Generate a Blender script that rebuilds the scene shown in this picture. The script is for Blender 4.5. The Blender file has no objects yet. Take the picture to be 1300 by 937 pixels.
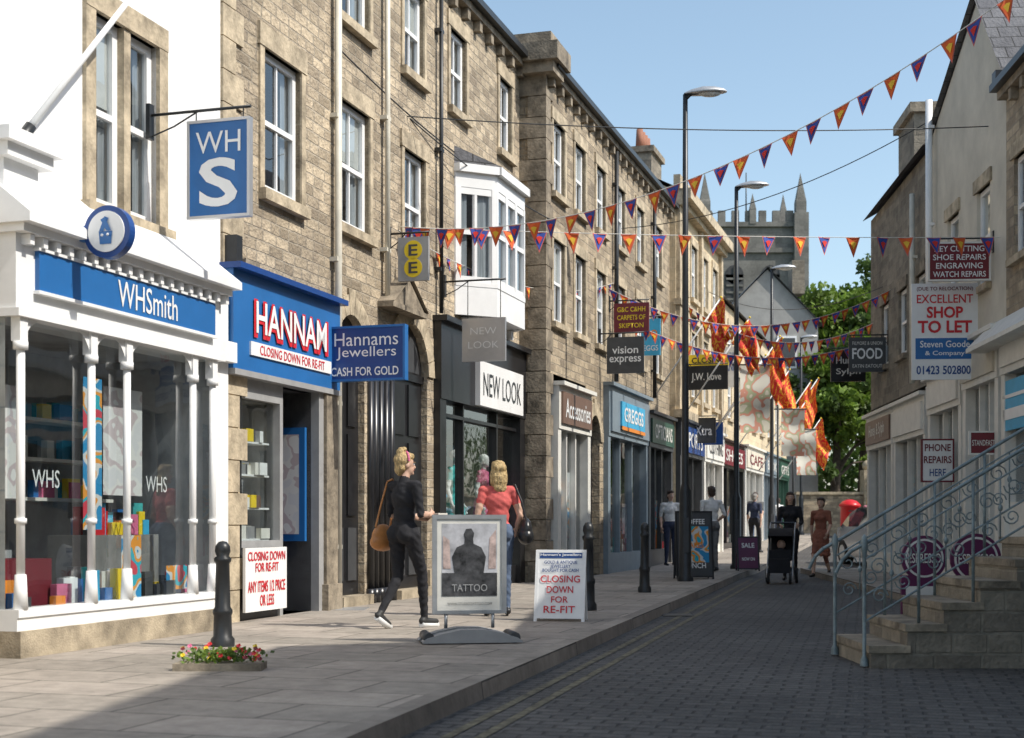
import bpy, bmesh, math, random
import numpy as np
from mathutils import Vector, Matrix, noise
random.seed(7)
sc=bpy.context.scene
sc.view_settings.view_transform='Standard'; sc.view_settings.look='None'; sc.view_settings.exposure=0
Z=Vector((0,0,1))
# ---------------------------------------------------------------- materials
MC={}
def nt(name):
    m=bpy.data.materials.new(name); m.use_nodes=True
    t=m.node_tree; b=t.nodes['Principled BSDF']; return m,t,b
def rgba(c,k=1): return (min(1,c[0]*k),min(1,c[1]*k),min(1,c[2]*k),1)
def M(name,col,rough=.6,metal=0,var=.12,scale=5,bump=0,bscale=60,stretch=None):
    if name in MC: return MC[name]
    m,t,b=nt(name)
    tc=t.nodes.new('ShaderNodeTexCoord'); mp=t.nodes.new('ShaderNodeMapping')
    t.links.new(tc.outputs['Object'],mp.inputs[0])
    if stretch: mp.inputs['Scale'].default_value=stretch
    n=t.nodes.new('ShaderNodeTexNoise'); n.inputs['Scale'].default_value=scale; n.inputs['Detail'].default_value=5; n.inputs['Roughness'].default_value=.65
    t.links.new(mp.outputs[0],n.inputs['Vector'])
    r=t.nodes.new('ShaderNodeValToRGB'); r.color_ramp.elements[0].position=.3; r.color_ramp.elements[1].position=.7
    r.color_ramp.elements[0].color=rgba(col,1-var*1.6); r.color_ramp.elements[1].color=rgba(col,1+var*.6)
    t.links.new(n.outputs['Fac'],r.inputs[0]); t.links.new(r.outputs[0],b.inputs['Base Color'])
    b.inputs['Roughness'].default_value=rough; b.inputs['Metallic'].default_value=metal
    if bump:
        n2=t.nodes.new('ShaderNodeTexNoise'); n2.inputs['Scale'].default_value=bscale; n2.inputs['Detail'].default_value=3
        t.links.new(tc.outputs['Object'],n2.inputs['Vector'])
        bp=t.nodes.new('ShaderNodeBump'); bp.inputs['Strength'].default_value=bump; bp.inputs['Distance'].default_value=.02
        t.links.new(n2.outputs['Fac'],bp.inputs['Height']); t.links.new(bp.outputs[0],b.inputs['Normal'])
    MC[name]=m; return m
def BM(name,c1,c2,mort,bw,rh,ms=.012,dist=.03,dirt=.35,rough=.9,bump=.6,offset=.5,squash=1.0,dscale=3.0,big=.7,bias=-.15,stain=None):
    m,t,b=nt(name)
    uv=t.nodes.new('ShaderNodeUVMap')
    n=t.nodes.new('ShaderNodeTexNoise'); n.inputs['Scale'].default_value=dscale; n.inputs['Detail'].default_value=3
    t.links.new(uv.outputs[0],n.inputs['Vector'])
    s=t.nodes.new('ShaderNodeVectorMath'); s.operation='SUBTRACT'; s.inputs[1].default_value=(.5,.5,.5); t.links.new(n.outputs['Color'],s.inputs[0])
    sc_=t.nodes.new('ShaderNodeVectorMath'); sc_.operation='SCALE'; sc_.inputs['Scale'].default_value=dist; t.links.new(s.outputs[0],sc_.inputs[0])
    a=t.nodes.new('ShaderNodeVectorMath'); a.operation='ADD'; t.links.new(uv.outputs[0],a.inputs[0]); t.links.new(sc_.outputs[0],a.inputs[1])
    br=t.nodes.new('ShaderNodeTexBrick'); t.links.new(a.outputs[0],br.inputs['Vector'])
    br.offset=offset; br.squash=squash; br.squash_frequency=3
    br.inputs['Scale'].default_value=1; br.inputs['Brick Width'].default_value=bw; br.inputs['Row Height'].default_value=rh
    br.inputs['Mortar Size'].default_value=ms; br.inputs['Mortar Smooth'].default_value=.4; br.inputs['Bias'].default_value=bias
    br.inputs['Color1'].default_value=rgba(c1); br.inputs['Color2'].default_value=rgba(c2); br.inputs['Mortar'].default_value=rgba(mort)
    n2=t.nodes.new('ShaderNodeTexNoise'); n2.inputs['Scale'].default_value=5.5; n2.inputs['Detail'].default_value=7; n2.inputs['Roughness'].default_value=.7
    t.links.new(uv.outputs[0],n2.inputs['Vector'])
    n3=t.nodes.new('ShaderNodeTexNoise'); n3.inputs['Scale'].default_value=big; n3.inputs['Detail'].default_value=4; t.links.new(uv.outputs[0],n3.inputs['Vector'])
    mu=t.nodes.new('ShaderNodeMath'); mu.operation='ADD'; t.links.new(n2.outputs['Fac'],mu.inputs[0]); t.links.new(n3.outputs['Fac'],mu.inputs[1])
    r=t.nodes.new('ShaderNodeMapRange'); r.inputs[1].default_value=.75; r.inputs[2].default_value=1.25; r.inputs[3].default_value=1-dirt; r.inputs[4].default_value=1.12
    t.links.new(mu.outputs[0],r.inputs[0])
    v=t.nodes.new('ShaderNodeVectorMath'); v.operation='SCALE'; t.links.new(br.outputs['Color'],v.inputs[0]); t.links.new(r.outputs[0],v.inputs['Scale'])
    last=v.outputs[0]
    if stain:
        n5=t.nodes.new('ShaderNodeTexNoise'); n5.inputs['Scale'].default_value=1.6; n5.inputs['Detail'].default_value=6; n5.inputs['Roughness'].default_value=.75
        t.links.new(a.outputs[0],n5.inputs['Vector'])
        r5=t.nodes.new('ShaderNodeMapRange'); r5.inputs[1].default_value=.48; r5.inputs[2].default_value=.70; r5.inputs[3].default_value=0; r5.inputs[4].default_value=.8; t.links.new(n5.outputs['Fac'],r5.inputs[0])
        mx=t.nodes.new('ShaderNodeMix'); mx.data_type='RGBA'; t.links.new(r5.outputs[0],mx.inputs[0]); t.links.new(last,mx.inputs[6]); mx.inputs[7].default_value=rgba(stain); last=mx.outputs[2]
    t.links.new(last,b.inputs['Base Color']); b.inputs['Roughness'].default_value=rough
    h=t.nodes.new('ShaderNodeMath'); h.operation='MULTIPLY_ADD'; h.inputs[1].default_value=-1; t.links.new(br.outputs['Fac'],h.inputs[0])
    n4=t.nodes.new('ShaderNodeTexNoise'); n4.inputs['Scale'].default_value=22; n4.inputs['Detail'].default_value=4; t.links.new(uv.outputs[0],n4.inputs['Vector'])
    t.links.new(n4.outputs['Fac'],h.inputs[2])
    bp=t.nodes.new('ShaderNodeBump'); bp.inputs['Strength'].default_value=bump; bp.inputs['Distance'].default_value=.025
    t.links.new(h.outputs[0],bp.inputs['Height']); t.links.new(bp.outputs[0],b.inputs['Normal'])
    return m
STONE=BM('coursed_sandstone',(.58,.475,.335),(.23,.185,.13),(.42,.36,.275),.30,.125,squash=.7,dirt=.36,bump=1.0,bias=-.2,stain=(.23,.185,.14))
STONE2=BM('aged_sandstone',(.52,.42,.29),(.22,.175,.125),(.38,.32,.24),.33,.14,squash=.75,dirt=.42,bump=1.0,bias=-.2,stain=(.19,.155,.115))
STONE3=BM('pale_ashlar',(.64,.53,.36),(.54,.43,.28),(.44,.37,.27),.6,.28,ms=.008,dist=.01,bump=.3,dirt=.25)
STONED=BM('dark_gritstone',(.30,.26,.20),(.17,.145,.115),(.26,.23,.18),.36,.16,squash=.75,dirt=.45)
TOWER=BM('church_stone',(.22,.21,.19),(.16,.155,.14),(.2,.19,.17),.8,.4,dist=.02)
BLOCK=M('dressed_stone',(.53,.44,.31),.9,var=.36,scale=4,bump=.5,bscale=25)
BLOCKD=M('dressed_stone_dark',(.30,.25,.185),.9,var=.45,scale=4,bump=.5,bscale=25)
PLINTH=M('plinth_stone',(.42,.35,.25),.9,var=.38,scale=3,bump=.4)
SLATE=BM('slate_roof',(.17,.17,.18),(.11,.11,.12),(.06,.06,.06),.3,.22,ms=.01,dist=.01,bump=.8)
RENDER=M('white_painted_render',(.82,.82,.81),.8,var=.08,scale=1.2,bump=.2,bscale=18,stretch=(1,1,.25))
CREAM=M('cream_render',(.62,.57,.47),.85,var=.12,scale=1.5,bump=.1)
GREYR=M('grey_render',(.36,.35,.33),.85,var=.15,scale=1.5)
WHITE=M('white_gloss_paint',(.82,.82,.81),.4,var=.05,scale=3)
OFFW=M('offwhite_paint',(.74,.72,.66),.5,var=.08)
BLACKP=M('black_gloss_paint',(.018,.018,.02),.28,var=.2)
DGREY=M('dark_grey_paint',(.06,.062,.066),.45,var=.15)
GREYP=M('grey_paint',(.34,.34,.34),.5,var=.1)
GREYB=M('bluegrey_paint',(.20,.25,.29),.45,var=.1)
BLUE=M('fascia_blue',(.022,.14,.39),.35,var=.08,scale=2)
BLUED=M('sign_navy',(.012,.06,.24),.35,var=.08)
MAROON=M('sign_maroon',(.17,.016,.026),.45,var=.1)
PLUM=M('sign_plum',(.12,.02,.075),.45,var=.1)
BROWN=M('sign_brown',(.17,.10,.07),.5,var=.1)
YEL=M('sign_yellow',(.80,.58,.02),.5,var=.04)
ORG=M('sign_orange',(.75,.24,.02),.5,var=.04)
RED=M('sign_red',(.60,.02,.03),.5,var=.06)
GREEN=M('dark_green_paint',(.03,.09,.06),.4)
TEAL=M('teal_print',(.05,.42,.42),.6,var=.2)
PINK=M('pink_print',(.65,.15,.28),.6,var=.15)
CYAN=M('cyan_print',(.05,.40,.66),.5,var=.1)
SILV=M('silver_letters',(.55,.55,.56),.3,.6,var=.05)
METAL=M('painted_iron',(.03,.032,.034),.4,.2,var=.2)
GALV=M('galvanised_steel',(.46,.47,.48),.4,.5,var=.15)
RAIL=M('bluegrey_railing_paint',(.20,.25,.26),.45,.1,var=.3,scale=12)
PIPEW=M('pipe_cream',(.66,.62,.52),.5,var=.12)
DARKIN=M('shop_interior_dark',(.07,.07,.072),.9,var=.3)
MIDIN=M('shop_interior',(.26,.255,.245),.9,var=.3,scale=2)
INW=M('shop_display_wall',(.42,.43,.45),.9,var=.25,scale=2)
CURT=M('net_curtain',(.50,.51,.51),.95,var=.25,scale=14,stretch=(3,3,.1))
ASPH=BM('stone_setts',(.115,.108,.10),(.075,.071,.067),(.045,.042,.04),.22,.13,ms=.014,dist=.05,dirt=.5,rough=.75,bump=.9,big=.35,dscale=2)
FLAG=BM('pavement_flags',(.38,.33,.28),(.28,.25,.21),(.13,.115,.095),.85,.6,ms=.011,dist=.012,dirt=.42,rough=.85,bump=.3,big=.5)
KERB=BM('kerbstone',(.33,.29,.245),(.24,.21,.18),(.09,.08,.07),.9,3,ms=.012,dist=.01,dirt=.4,bump=.3)
YLINE=M('worn_yellow_road_paint',(.17,.15,.095),.8,var=.6,scale=14)
GRASS=M('grass',(.06,.10,.03),.95,var=.3,scale=2)
BARK=M('bark',(.09,.07,.05),.95,var=.3,scale=8,bump=.6)
SKIN=M('skin',(.60,.38,.28),.5,var=.05,scale=9)
LIP=M('lips',(.42,.12,.11),.4); EYEW=M('eye_white',(.75,.73,.7),.2); EYEB=M('iris',(.03,.02,.015),.15)
BLONDE=M('blonde_hair',(.62,.44,.20),.45,var=.5,scale=30,bump=.8,bscale=90,stretch=(3,3,.4))
BRUN=M('brown_hair',(.07,.04,.025),.45,var=.4,scale=30,bump=.8,bscale=90,stretch=(3,3,.4))
GREYH=M('grey_hair',(.35,.33,.3),.5,var=.4,scale=30,bump=.8,bscale=90,stretch=(3,3,.4))
def cloth(n,c): return M(n,c,.9,var=.22,scale=7,bump=.4,bscale=14)
CBLK=cloth('black_cloth',(.016,.016,.02)); CRED=cloth('coral_cloth',(.66,.13,.12)); CWHT=cloth('white_cloth',(.78,.78,.77))
CNAV=cloth('navy_cloth',(.03,.04,.08)); CBRN=cloth('rust_cloth',(.30,.11,.07)); CDEN=cloth('denim',(.10,.14,.22)); CGRY=cloth('grey_cloth',(.2,.2,.2))
LEATH=M('tan_leather',(.50,.21,.065),.4,var=.2,scale=8); BLEATH=M('black_leather',(.02,.02,.022),.35)
def glassmat(name,tint,refl,rough=.02):
    m=bpy.data.materials.new(name); m.use_nodes=True; t=m.node_tree
    for n in list(t.nodes):
        if n.type=='BSDF_PRINCIPLED': t.nodes.remove(n)
    out=[n for n in t.nodes if n.type=='OUTPUT_MATERIAL'][0]
    tr=t.nodes.new('ShaderNodeBsdfTransparent'); tr.inputs[0].default_value=rgba(tint)
    gl=t.nodes.new('ShaderNodeBsdfGlossy'); gl.inputs['Roughness'].default_value=rough; gl.inputs['Color'].default_value=(1,1,1,1)
    # Schlick reflectance of a single pane, independent of face orientation
    ge=t.nodes.new('ShaderNodeNewGeometry'); dt=t.nodes.new('ShaderNodeVectorMath'); dt.operation='DOT_PRODUCT'
    t.links.new(ge.outputs['Incoming'],dt.inputs[0]); t.links.new(ge.outputs['Normal'],dt.inputs[1])
    ab=t.nodes.new('ShaderNodeMath'); ab.operation='ABSOLUTE'; t.links.new(dt.outputs['Value'],ab.inputs[0])
    om=t.nodes.new('ShaderNodeMath'); om.operation='SUBTRACT'; om.inputs[0].default_value=1; om.use_clamp=True; t.links.new(ab.outputs[0],om.inputs[1])
    pw=t.nodes.new('ShaderNodeMath'); pw.operation='POWER'; pw.inputs[1].default_value=4.2; t.links.new(om.outputs[0],pw.inputs[0])
    ad=t.nodes.new('ShaderNodeMath'); ad.operation='MULTIPLY_ADD'; ad.use_clamp=True; ad.inputs[1].default_value=.9; ad.inputs[2].default_value=refl; t.links.new(pw.outputs[0],ad.inputs[0])
    tc=t.nodes.new('ShaderNodeTexCoord'); n=t.nodes.new('ShaderNodeTexNoise'); n.inputs['Scale'].default_value=1.3; t.links.new(tc.outputs['Object'],n.inputs['Vector'])
    bp=t.nodes.new('ShaderNodeBump'); bp.inputs['Strength'].default_value=.12; bp.inputs['Distance'].default_value=.05; t.links.new(n.outputs['Fac'],bp.inputs['Height']); t.links.new(bp.outputs[0],gl.inputs['Normal'])
    mx=t.nodes.new('ShaderNodeMixShader'); t.links.new(ad.outputs[0],mx.inputs[0]); t.links.new(tr.outputs[0],mx.inputs[1]); t.links.new(gl.outputs[0],mx.inputs[2])
    t.links.new(mx.outputs[0],out.inputs[0]); return m
GLASS=glassmat('shop_glass',(.80,.85,.86),.10); WGLASS=glassmat('window_glass',(.75,.80,.83),.12)
def printmat(name,cols,scale=3,detail=3,p0=.44,st=.07):
    m,t,b=nt(name); uv=t.nodes.new('ShaderNodeUVMap'); n=t.nodes.new('ShaderNodeTexNoise'); n.inputs['Scale'].default_value=scale; n.inputs['Detail'].default_value=detail
    t.links.new(uv.outputs[0],n.inputs['Vector']); r=t.nodes.new('ShaderNodeValToRGB'); r.color_ramp.interpolation='CONSTANT'
    e=r.color_ramp.elements; e[0].position=0; e[0].color=rgba(cols[0]); e[1].position=p0; e[1].color=rgba(cols[1])
    for i,c in enumerate(cols[2:]):
        x=e.new(p0+.06+st*i); x.color=rgba(c)
    t.links.new(n.outputs['Fac'],r.inputs[0]); t.links.new(r.outputs[0],b.inputs['Base Color']); b.inputs['Roughness'].default_value=.75
    return m
FLAGM=printmat('heraldic_flag_cloth',[(.60,.015,.012),(.62,.02,.015),(.80,.40,.03),(.62,.02,.015),(.66,.10,.02),(.60,.02,.015)],4.5,2,.40,.06)
BANM=printmat('banner_print',[(.68,.66,.57),(.65,.63,.55),(.60,.28,.20),(.40,.42,.26),(.66,.62,.5)],2.0,1)
DRESSM=printmat('dress_print',[(.03,.38,.35),(.75,.74,.7),(.05,.48,.46),(.7,.35,.1)],22,2)
POSTM=printmat('poster_print',[(.02,.25,.5),(.62,.62,.6),(.75,.3,.04),(.02,.4,.5),(.6,.05,.08)],4,1)
POSTP=printmat('poster_pale',[(.60,.60,.61),(.66,.65,.63),(.50,.42,.43),(.68,.67,.66)],3,2)
def leafmat(name,c):
    m,t,b=nt(name); tc=t.nodes.new('ShaderNodeTexCoord'); n=t.nodes.new('ShaderNodeTexNoise'); n.inputs['Scale'].default_value=.9; n.inputs['Detail'].default_value=4
    t.links.new(tc.outputs['Object'],n.inputs['Vector']); r=t.nodes.new('ShaderNodeValToRGB'); r.color_ramp.elements[0].position=.35; r.color_ramp.elements[1].position=.65
    r.color_ramp.elements[0].color=rgba(c,.6); r.color_ramp.elements[1].color=rgba(c,1.5)
    t.links.new(n.outputs['Fac'],r.inputs[0]); t.links.new(r.outputs[0],b.inputs['Base Color']); b.inputs['Roughness'].default_value=.6
    tl=t.nodes.new('ShaderNodeBsdfTranslucent'); t.links.new(r.outputs[0],tl.inputs[0]); mx=t.nodes.new('ShaderNodeMixShader'); mx.inputs[0].default_value=.4
    out=[n for n in t.nodes if n.type=='OUTPUT_MATERIAL'][0]
    t.links.new(b.outputs[0],mx.inputs[1]); t.links.new(tl.outputs[0],mx.inputs[2]); t.links.new(mx.outputs[0],out.inputs[0]); return m
LEAFM=leafmat('foliage',(.14,.22,.03)); LEAFD=leafmat('foliage_dark',(.075,.125,.025))
# ---------------------------------------------------------------- mesh builder
PEND=[]
def link(o): PEND.append(o); return o
def group(name,loc=(0,0,0)):
    e=bpy.data.objects.new(name,None); e.location=loc; e.empty_display_size=.2; return link(e)
def adopt(o,p):
    if p is not None:
        o.parent=p; o.matrix_parent_inverse=Matrix.Translation(-Vector(p.location))
class MB:
    def __init__(s,frame=None,rot=0):
        s.v=[];s.f=[];s.m=[];s.uv=[];s.mats=[];s.sm=[];s.fr=frame;s.rot=rot
    def mi(s,m):
        if m not in s.mats: s.mats.append(m)
        return s.mats.index(m)
    def face(s,pts,mat,smooth=False,uvs=None):
        P=pts
        if uvs: U=uvs
        else:
            nx=ny=nz=0.0; L_=len(P)
            for i in range(L_):
                a=P[i];b=P[(i+1)%L_]; nx+=(a[1]-b[1])*(a[2]+b[2]); ny+=(a[2]-b[2])*(a[0]+b[0]); nz+=(a[0]-b[0])*(a[1]+b[1])
            ax,ay,az=abs(nx),abs(ny),abs(nz)
            if az>=ax and az>=ay:
                c,d=math.cos(s.rot),math.sin(s.rot); U=[(p[0]*c-p[1]*d,p[0]*d+p[1]*c) for p in P]
            elif ay>=ax: U=[(p[0],p[2]) for p in P]
            else: U=[(p[1]+.37,p[2]) for p in P]
        i0=len(s.v)
        for p in P: s.v.append(tuple(s.fr(*p)) if s.fr else tuple(p))
        s.f.append(list(range(i0,i0+len(P)))); s.m.append(s.mi(mat)); s.uv+=U; s.sm.append(smooth)
    def box(s,a0,a1,b0,b1,c0,c1,mat):
        A,B,C=(a0,a1),(b0,b1),(c0,c1); p=lambda i,j,k:(A[i],B[j],C[k])
        for q in [((0,0,0),(1,0,0),(1,0,1),(0,0,1)),((0,1,0),(0,1,1),(1,1,1),(1,1,0)),((0,0,0),(0,0,1),(0,1,1),(0,1,0)),
                  ((1,0,0),(1,1,0),(1,1,1),(1,0,1)),((0,0,1),(1,0,1),(1,1,1),(0,1,1)),((0,0,0),(0,1,0),(1,1,0),(1,0,0))]:
            s.face([p(*x) for x in q],mat)
    def cyl(s,p0,p1,r0,r1,mat,n=12,caps=True,smooth=True):
        p0=Vector(p0);p1=Vector(p1); d=(p1-p0).normalized(); x=d.orthogonal().normalized(); y=d.cross(x)
        A=[p0+(x*math.cos(2*math.pi*i/n)+y*math.sin(2*math.pi*i/n))*r0 for i in range(n)]
        B=[p1+(x*math.cos(2*math.pi*i/n)+y*math.sin(2*math.pi*i/n))*r1 for i in range(n)]
        for i in range(n):
            j=(i+1)%n; s.face([A[i],A[j],B[j],B[i]],mat,smooth)
        if caps:
            if r0>0: s.face(A[::-1],mat)
            if r1>0: s.face(B,mat)
    def lathe(s,c,prof,mat,n=16):
        c=Vector(c)
        for (r0,z0),(r1,z1) in zip(prof[:-1],prof[1:]):
            for i in range(n):
                a=2*math.pi*i/n;b=2*math.pi*(i+1)/n
                q=[c+Vector((r0*math.cos(a),r0*math.sin(a),z0)),c+Vector((r0*math.cos(b),r0*math.sin(b),z0)),c+Vector((r1*math.cos(b),r1*math.sin(b),z1)),c+Vector((r1*math.cos(a),r1*math.sin(a),z1))]
                if r0<1e-5: q=[q[0],q[2],q[3]]
                elif r1<1e-5: q=[q[0],q[1],q[2]]
                s.face(q,mat,abs(z1-z0)>1e-4)
    def tube(s,pts,r,mat,n=6):
        for a,b in zip(pts[:-1],pts[1:]): s.cyl(a,b,r,r,mat,n,caps=False)
    def ball(s,c,rx,ry,rz,mat,n=12,m=8):
        c=Vector(c)
        f=lambda i,j: c+Vector((rx*math.sin(math.pi*j/m)*math.cos(2*math.pi*i/n),ry*math.sin(math.pi*j/m)*math.sin(2*math.pi*i/n),rz*math.cos(math.pi*j/m)))
        for i in range(n):
            for j in range(m):
                q=[f(i,j),f(i,j+1),f(i+1,j+1),f(i+1,j)]
                if j==0: q=[q[0],q[1],q[2]]
                elif j==m-1: q=[q[0],q[1],q[3]]
                s.face(q,mat,True)
    def build(s,name,parent=None,weld=False):
        me=bpy.data.meshes.new(name); me.from_pydata(s.v,[],s.f)
        for m in s.mats: me.materials.append(m)
        me.polygons.foreach_set('material_index',s.m); me.polygons.foreach_set('use_smooth',s.sm)
        uvl=me.uv_layers.new(name='UVMap'); flat=[c for u in s.uv for c in u]; uvl.data.foreach_set('uv',flat)
        if any(s.sm) or weld:
            bm=bmesh.new(); bm.from_mesh(me); bmesh.ops.remove_doubles(bm,verts=bm.verts,dist=.00005); bm.to_mesh(me); bm.free()
        me.update(); o=link(bpy.data.objects.new(name,me)); adopt(o,parent); return o
def fr(o,right,normal):
    o=Vector(o);right=Vector(right);normal=Vector(normal)
    return lambda a,b,c:o+right*a+normal*b+Z*c
# ---------------------------------------------------------------- street frames
nL=Vector((.9566,-.2915,0)); dL=Vector((.2915,.9566,0))
def Lf(off=0):
    return lambda u,o,z:Vector((-7.27+.3047*u,u,z))+nL*(o+off)
L=Lf(0)
nR=Vector((-.9968,.0797,0)); dR=Vector((.0797,.9968,0))
R=lambda u,o,z:Vector((5.43+.08*u,u,z))+nR*o
def gz(y): return 0 if y<32 else .018*(min(y,95)-32)
# ---------------------------------------------------------------- text
def text(body,center,right,normal,w,h,mat,parent=None,bold=0,name='lettering'):
    cu=bpy.data.curves.new('t','FONT'); cu.body=body; cu.align_x='CENTER'; cu.offset=bold; cu.resolution_u=3; cu.space_line=.9
    ob=bpy.data.objects.new('t',cu); sc.collection.objects.link(ob); bpy.context.view_layer.update()
    me=bpy.data.meshes.new_from_object(ob.evaluated_get(bpy.context.evaluated_depsgraph_get()))
    bpy.data.objects.remove(ob)
    if not me.vertices: return
    co=np.array([v.co[:] for v in me.vertices]); lo=co.min(0);hi=co.max(0); sz=hi-lo; c=(lo+hi)/2
    sx=w/sz[0]; sy=h/sz[1]
    right=Vector(right).normalized(); normal=Vector(normal).normalized(); center=Vector(center)
    for v,p in zip(me.vertices,co):
        v.co=center+right*((p[0]-c[0])*sx)+Z*((p[1]-c[1])*sy)+normal*.006
    me.materials.clear(); me.materials.append(mat); o=link(bpy.data.objects.new(name,me)); adopt(o,parent); return o
def sign(name,C,right,w,h,board,lines=(),border=None,th=.05,bracket=None):
    right=Vector(right).normalized(); normal=right.cross(Z); C=Vector(C); g=group(name,C)
    mb=MB(fr(C,right,normal))
    mb.box(-w/2,w/2,-th/2,th/2,-h/2,h/2,board)
    if border:
        b=.022
        mb.box(-w/2-.004,w/2+.004,-th/2-.01,th/2+.01,h/2-b,h/2+.004,border); mb.box(-w/2-.004,w/2+.004,-th/2-.01,th/2+.01,-h/2-.004,-h/2+b,border)
        mb.box(-w/2-.004,-w/2+b,-th/2-.008,th/2+.008,-h/2+b,h/2-b,border); mb.box(w/2-b,w/2+.004,-th/2-.008,th/2+.008,-h/2+b,h/2-b,border)
    if bracket is not None:
        k,up=bracket
        s=-1 if k<0 else 1; e=s*(w/2+abs(k)); zz=h/2+up
        mb.cyl((e,0,zz),(-s*(w/2),0,zz),.014,.014,METAL,8)
        for xx in (-w*.38,w*.38): mb.cyl((xx,0,zz),(xx,0,h/2),.006,.006,METAL,6)
        mb.box(e-.02,e+.02,-.04,.04,zz-.22,zz+.1,METAL)
        mb.tube([(e,0,zz-.2),(e-s*abs(k)*.5-s*.05,0,zz-.12),(e-s*abs(k)-s*.1,0,zz)],.008,METAL)
    mb.build('board',g)
    for l in lines:
        t,cx,cz,tw,tht,m=l[:6]; bold=l[6] if len(l)>6 else .01
        text(t,C+right*(cx*w)+Z*(cz*h)+normal*(th/2),right,normal,tw*w,tht*h,m,g,bold)
    return g
# ---------------------------------------------------------------- building pieces
def wall(mb,u0,u1,z0,z1,ops,mat,o=0,rev=.16,rmat=None):
    us=sorted({u0,u1,*[x for q in ops for x in q[:2]]}); zs=sorted({z0,z1,*[x for q in ops for x in q[2:4]]})
    for a,b in zip(us[:-1],us[1:]):
        for c,d in zip(zs[:-1],zs[1:]):
            m=((a+b)/2,(c+d)/2)
            if any(q[0]<m[0]<q[1] and q[2]<m[1]<q[3] for q in ops): continue
            mb.face([(a,o,c),(b,o,c),(b,o,d),(a,o,d)],mat)
    rm=rmat or mat
    for a,b,c,d in ops:
        e=o-rev
        mb.face([(a,o,c),(a,e,c),(a,e,d),(a,o,d)],rm); mb.face([(b,o,c),(b,o,d),(b,e,d),(b,e,c)],rm)
        mb.face([(a,o,d),(a,e,d),(b,e,d),(b,o,d)],rm); mb.face([(a,o,c),(b,o,c),(b,e,c),(a,e,c)],rm)
def sash(fm,gm,a,b,c,d,o=-.055,bars=1,fmat=None,rows=2,curt=.75):
    fmat=fmat or WHITE; t=.075
    fm.box(a,a+t,o-.05,o,c,d,fmat); fm.box(b-t,b,o-.05,o,c,d,fmat); fm.box(a+t,b-t,o-.05,o,d-t,d,fmat); fm.box(a+t,b-t,o-.05,o,c,c+t*1.2,fmat)
    for i in range(1,rows):
        z=c+(d-c)*i/rows; fm.box(a+t,b-t,o-.045,o+.005,z-.028,z+.028,fmat)
    for i in range(bars):
        u=a+(b-a)*(i+1)/(bars+1); fm.box(u-.015,u+.015,o-.035,o-.008,c+t,d-t,fmat)
    gm.face([(a+.02,o-.03,c+.02),(b-.02,o-.03,c+.02),(b-.02,o-.03,d-.02),(a+.02,o-.03,d-.02)],WGLASS)
    w=b-a; k=8; r_=random.random()
    if r_<.35:
        fm.face([(a+.03,o-.055,d-(d-c)*.45),(b-.03,o-.055,d-(d-c)*.45),(b-.03,o-.055,d),(a+.03,o-.055,d)],OFFW)
    gap=random.uniform(.05,.24)
    for s0,s1 in ((a,a+w*(.5-gap)),(b-w*(.5-gap),b)):
        for i in range(k):
            x0=s0+(s1-s0)*i/k;x1=s0+(s1-s0)*(i+1)/k
            fm.face([(x0,o-.075-.03*(i%2),c),(x1,o-.075-.03*((i+1)%2),c),(x1,o-.075-.03*((i+1)%2),d),(x0,o-.075-.03*(i%2),d)],CURT)
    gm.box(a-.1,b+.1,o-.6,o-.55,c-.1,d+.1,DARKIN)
def trim(mb,a,b,c,d,mat=None,lin=.2,sill=.1,jamb=0,o=0):
    mat=mat or BLOCK
    mb.box(a-.12,b+.12,o-.1,o+.035,d,d+lin,mat); mb.box(a-.1,b+.1,o-.12,o+.09,c-sill,c,mat)
    if jamb:
        mb.box(a-jamb,a,o-.1,o+.025,c,d,mat); mb.box(b,b+jamb,o-.1,o+.025,c,d,mat)
def shell(mb,u0,u1,ze,mat,depth=8,rise=2.6,o=0,roof=None,ov=.18,z0=-.3):
    roof=roof or SLATE
    for u in (u0,u1):
        mb.face([(u,o,z0),(u,o-depth,z0),(u,o-depth,ze),(u,o-depth/2,ze+rise),(u,o,ze)],mat)
    mb.face([(u0,o-depth,z0),(u1,o-depth,z0),(u1,o-depth,ze),(u0,o-depth,ze)],mat)
    k=rise/(depth/2)
    mb.face([(u0-.05,o+ov,ze-k*ov+.1),(u1+.05,o+ov,ze-k*ov+.1),(u1+.05,o-depth/2,ze+rise+.1),(u0-.05,o-depth/2,ze+rise+.1)],roof)
    mb.face([(u0-.05,o-depth-ov,ze-k*ov+.1),(u1+.05,o-depth-ov,ze-k*ov+.1),(u1+.05,o-depth/2,ze+rise+.1),(u0-.05,o-depth/2,ze+rise+.1)],roof)
def eaves(mb,u0,u1,ze,o=0,step=.55):
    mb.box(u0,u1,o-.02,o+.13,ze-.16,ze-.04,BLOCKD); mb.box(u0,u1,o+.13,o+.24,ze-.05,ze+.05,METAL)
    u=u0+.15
    while u<u1-.15: mb.box(u,u+.12,o-.02,o+.11,ze-.32,ze-.163,BLOCKD); u+=step
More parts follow.
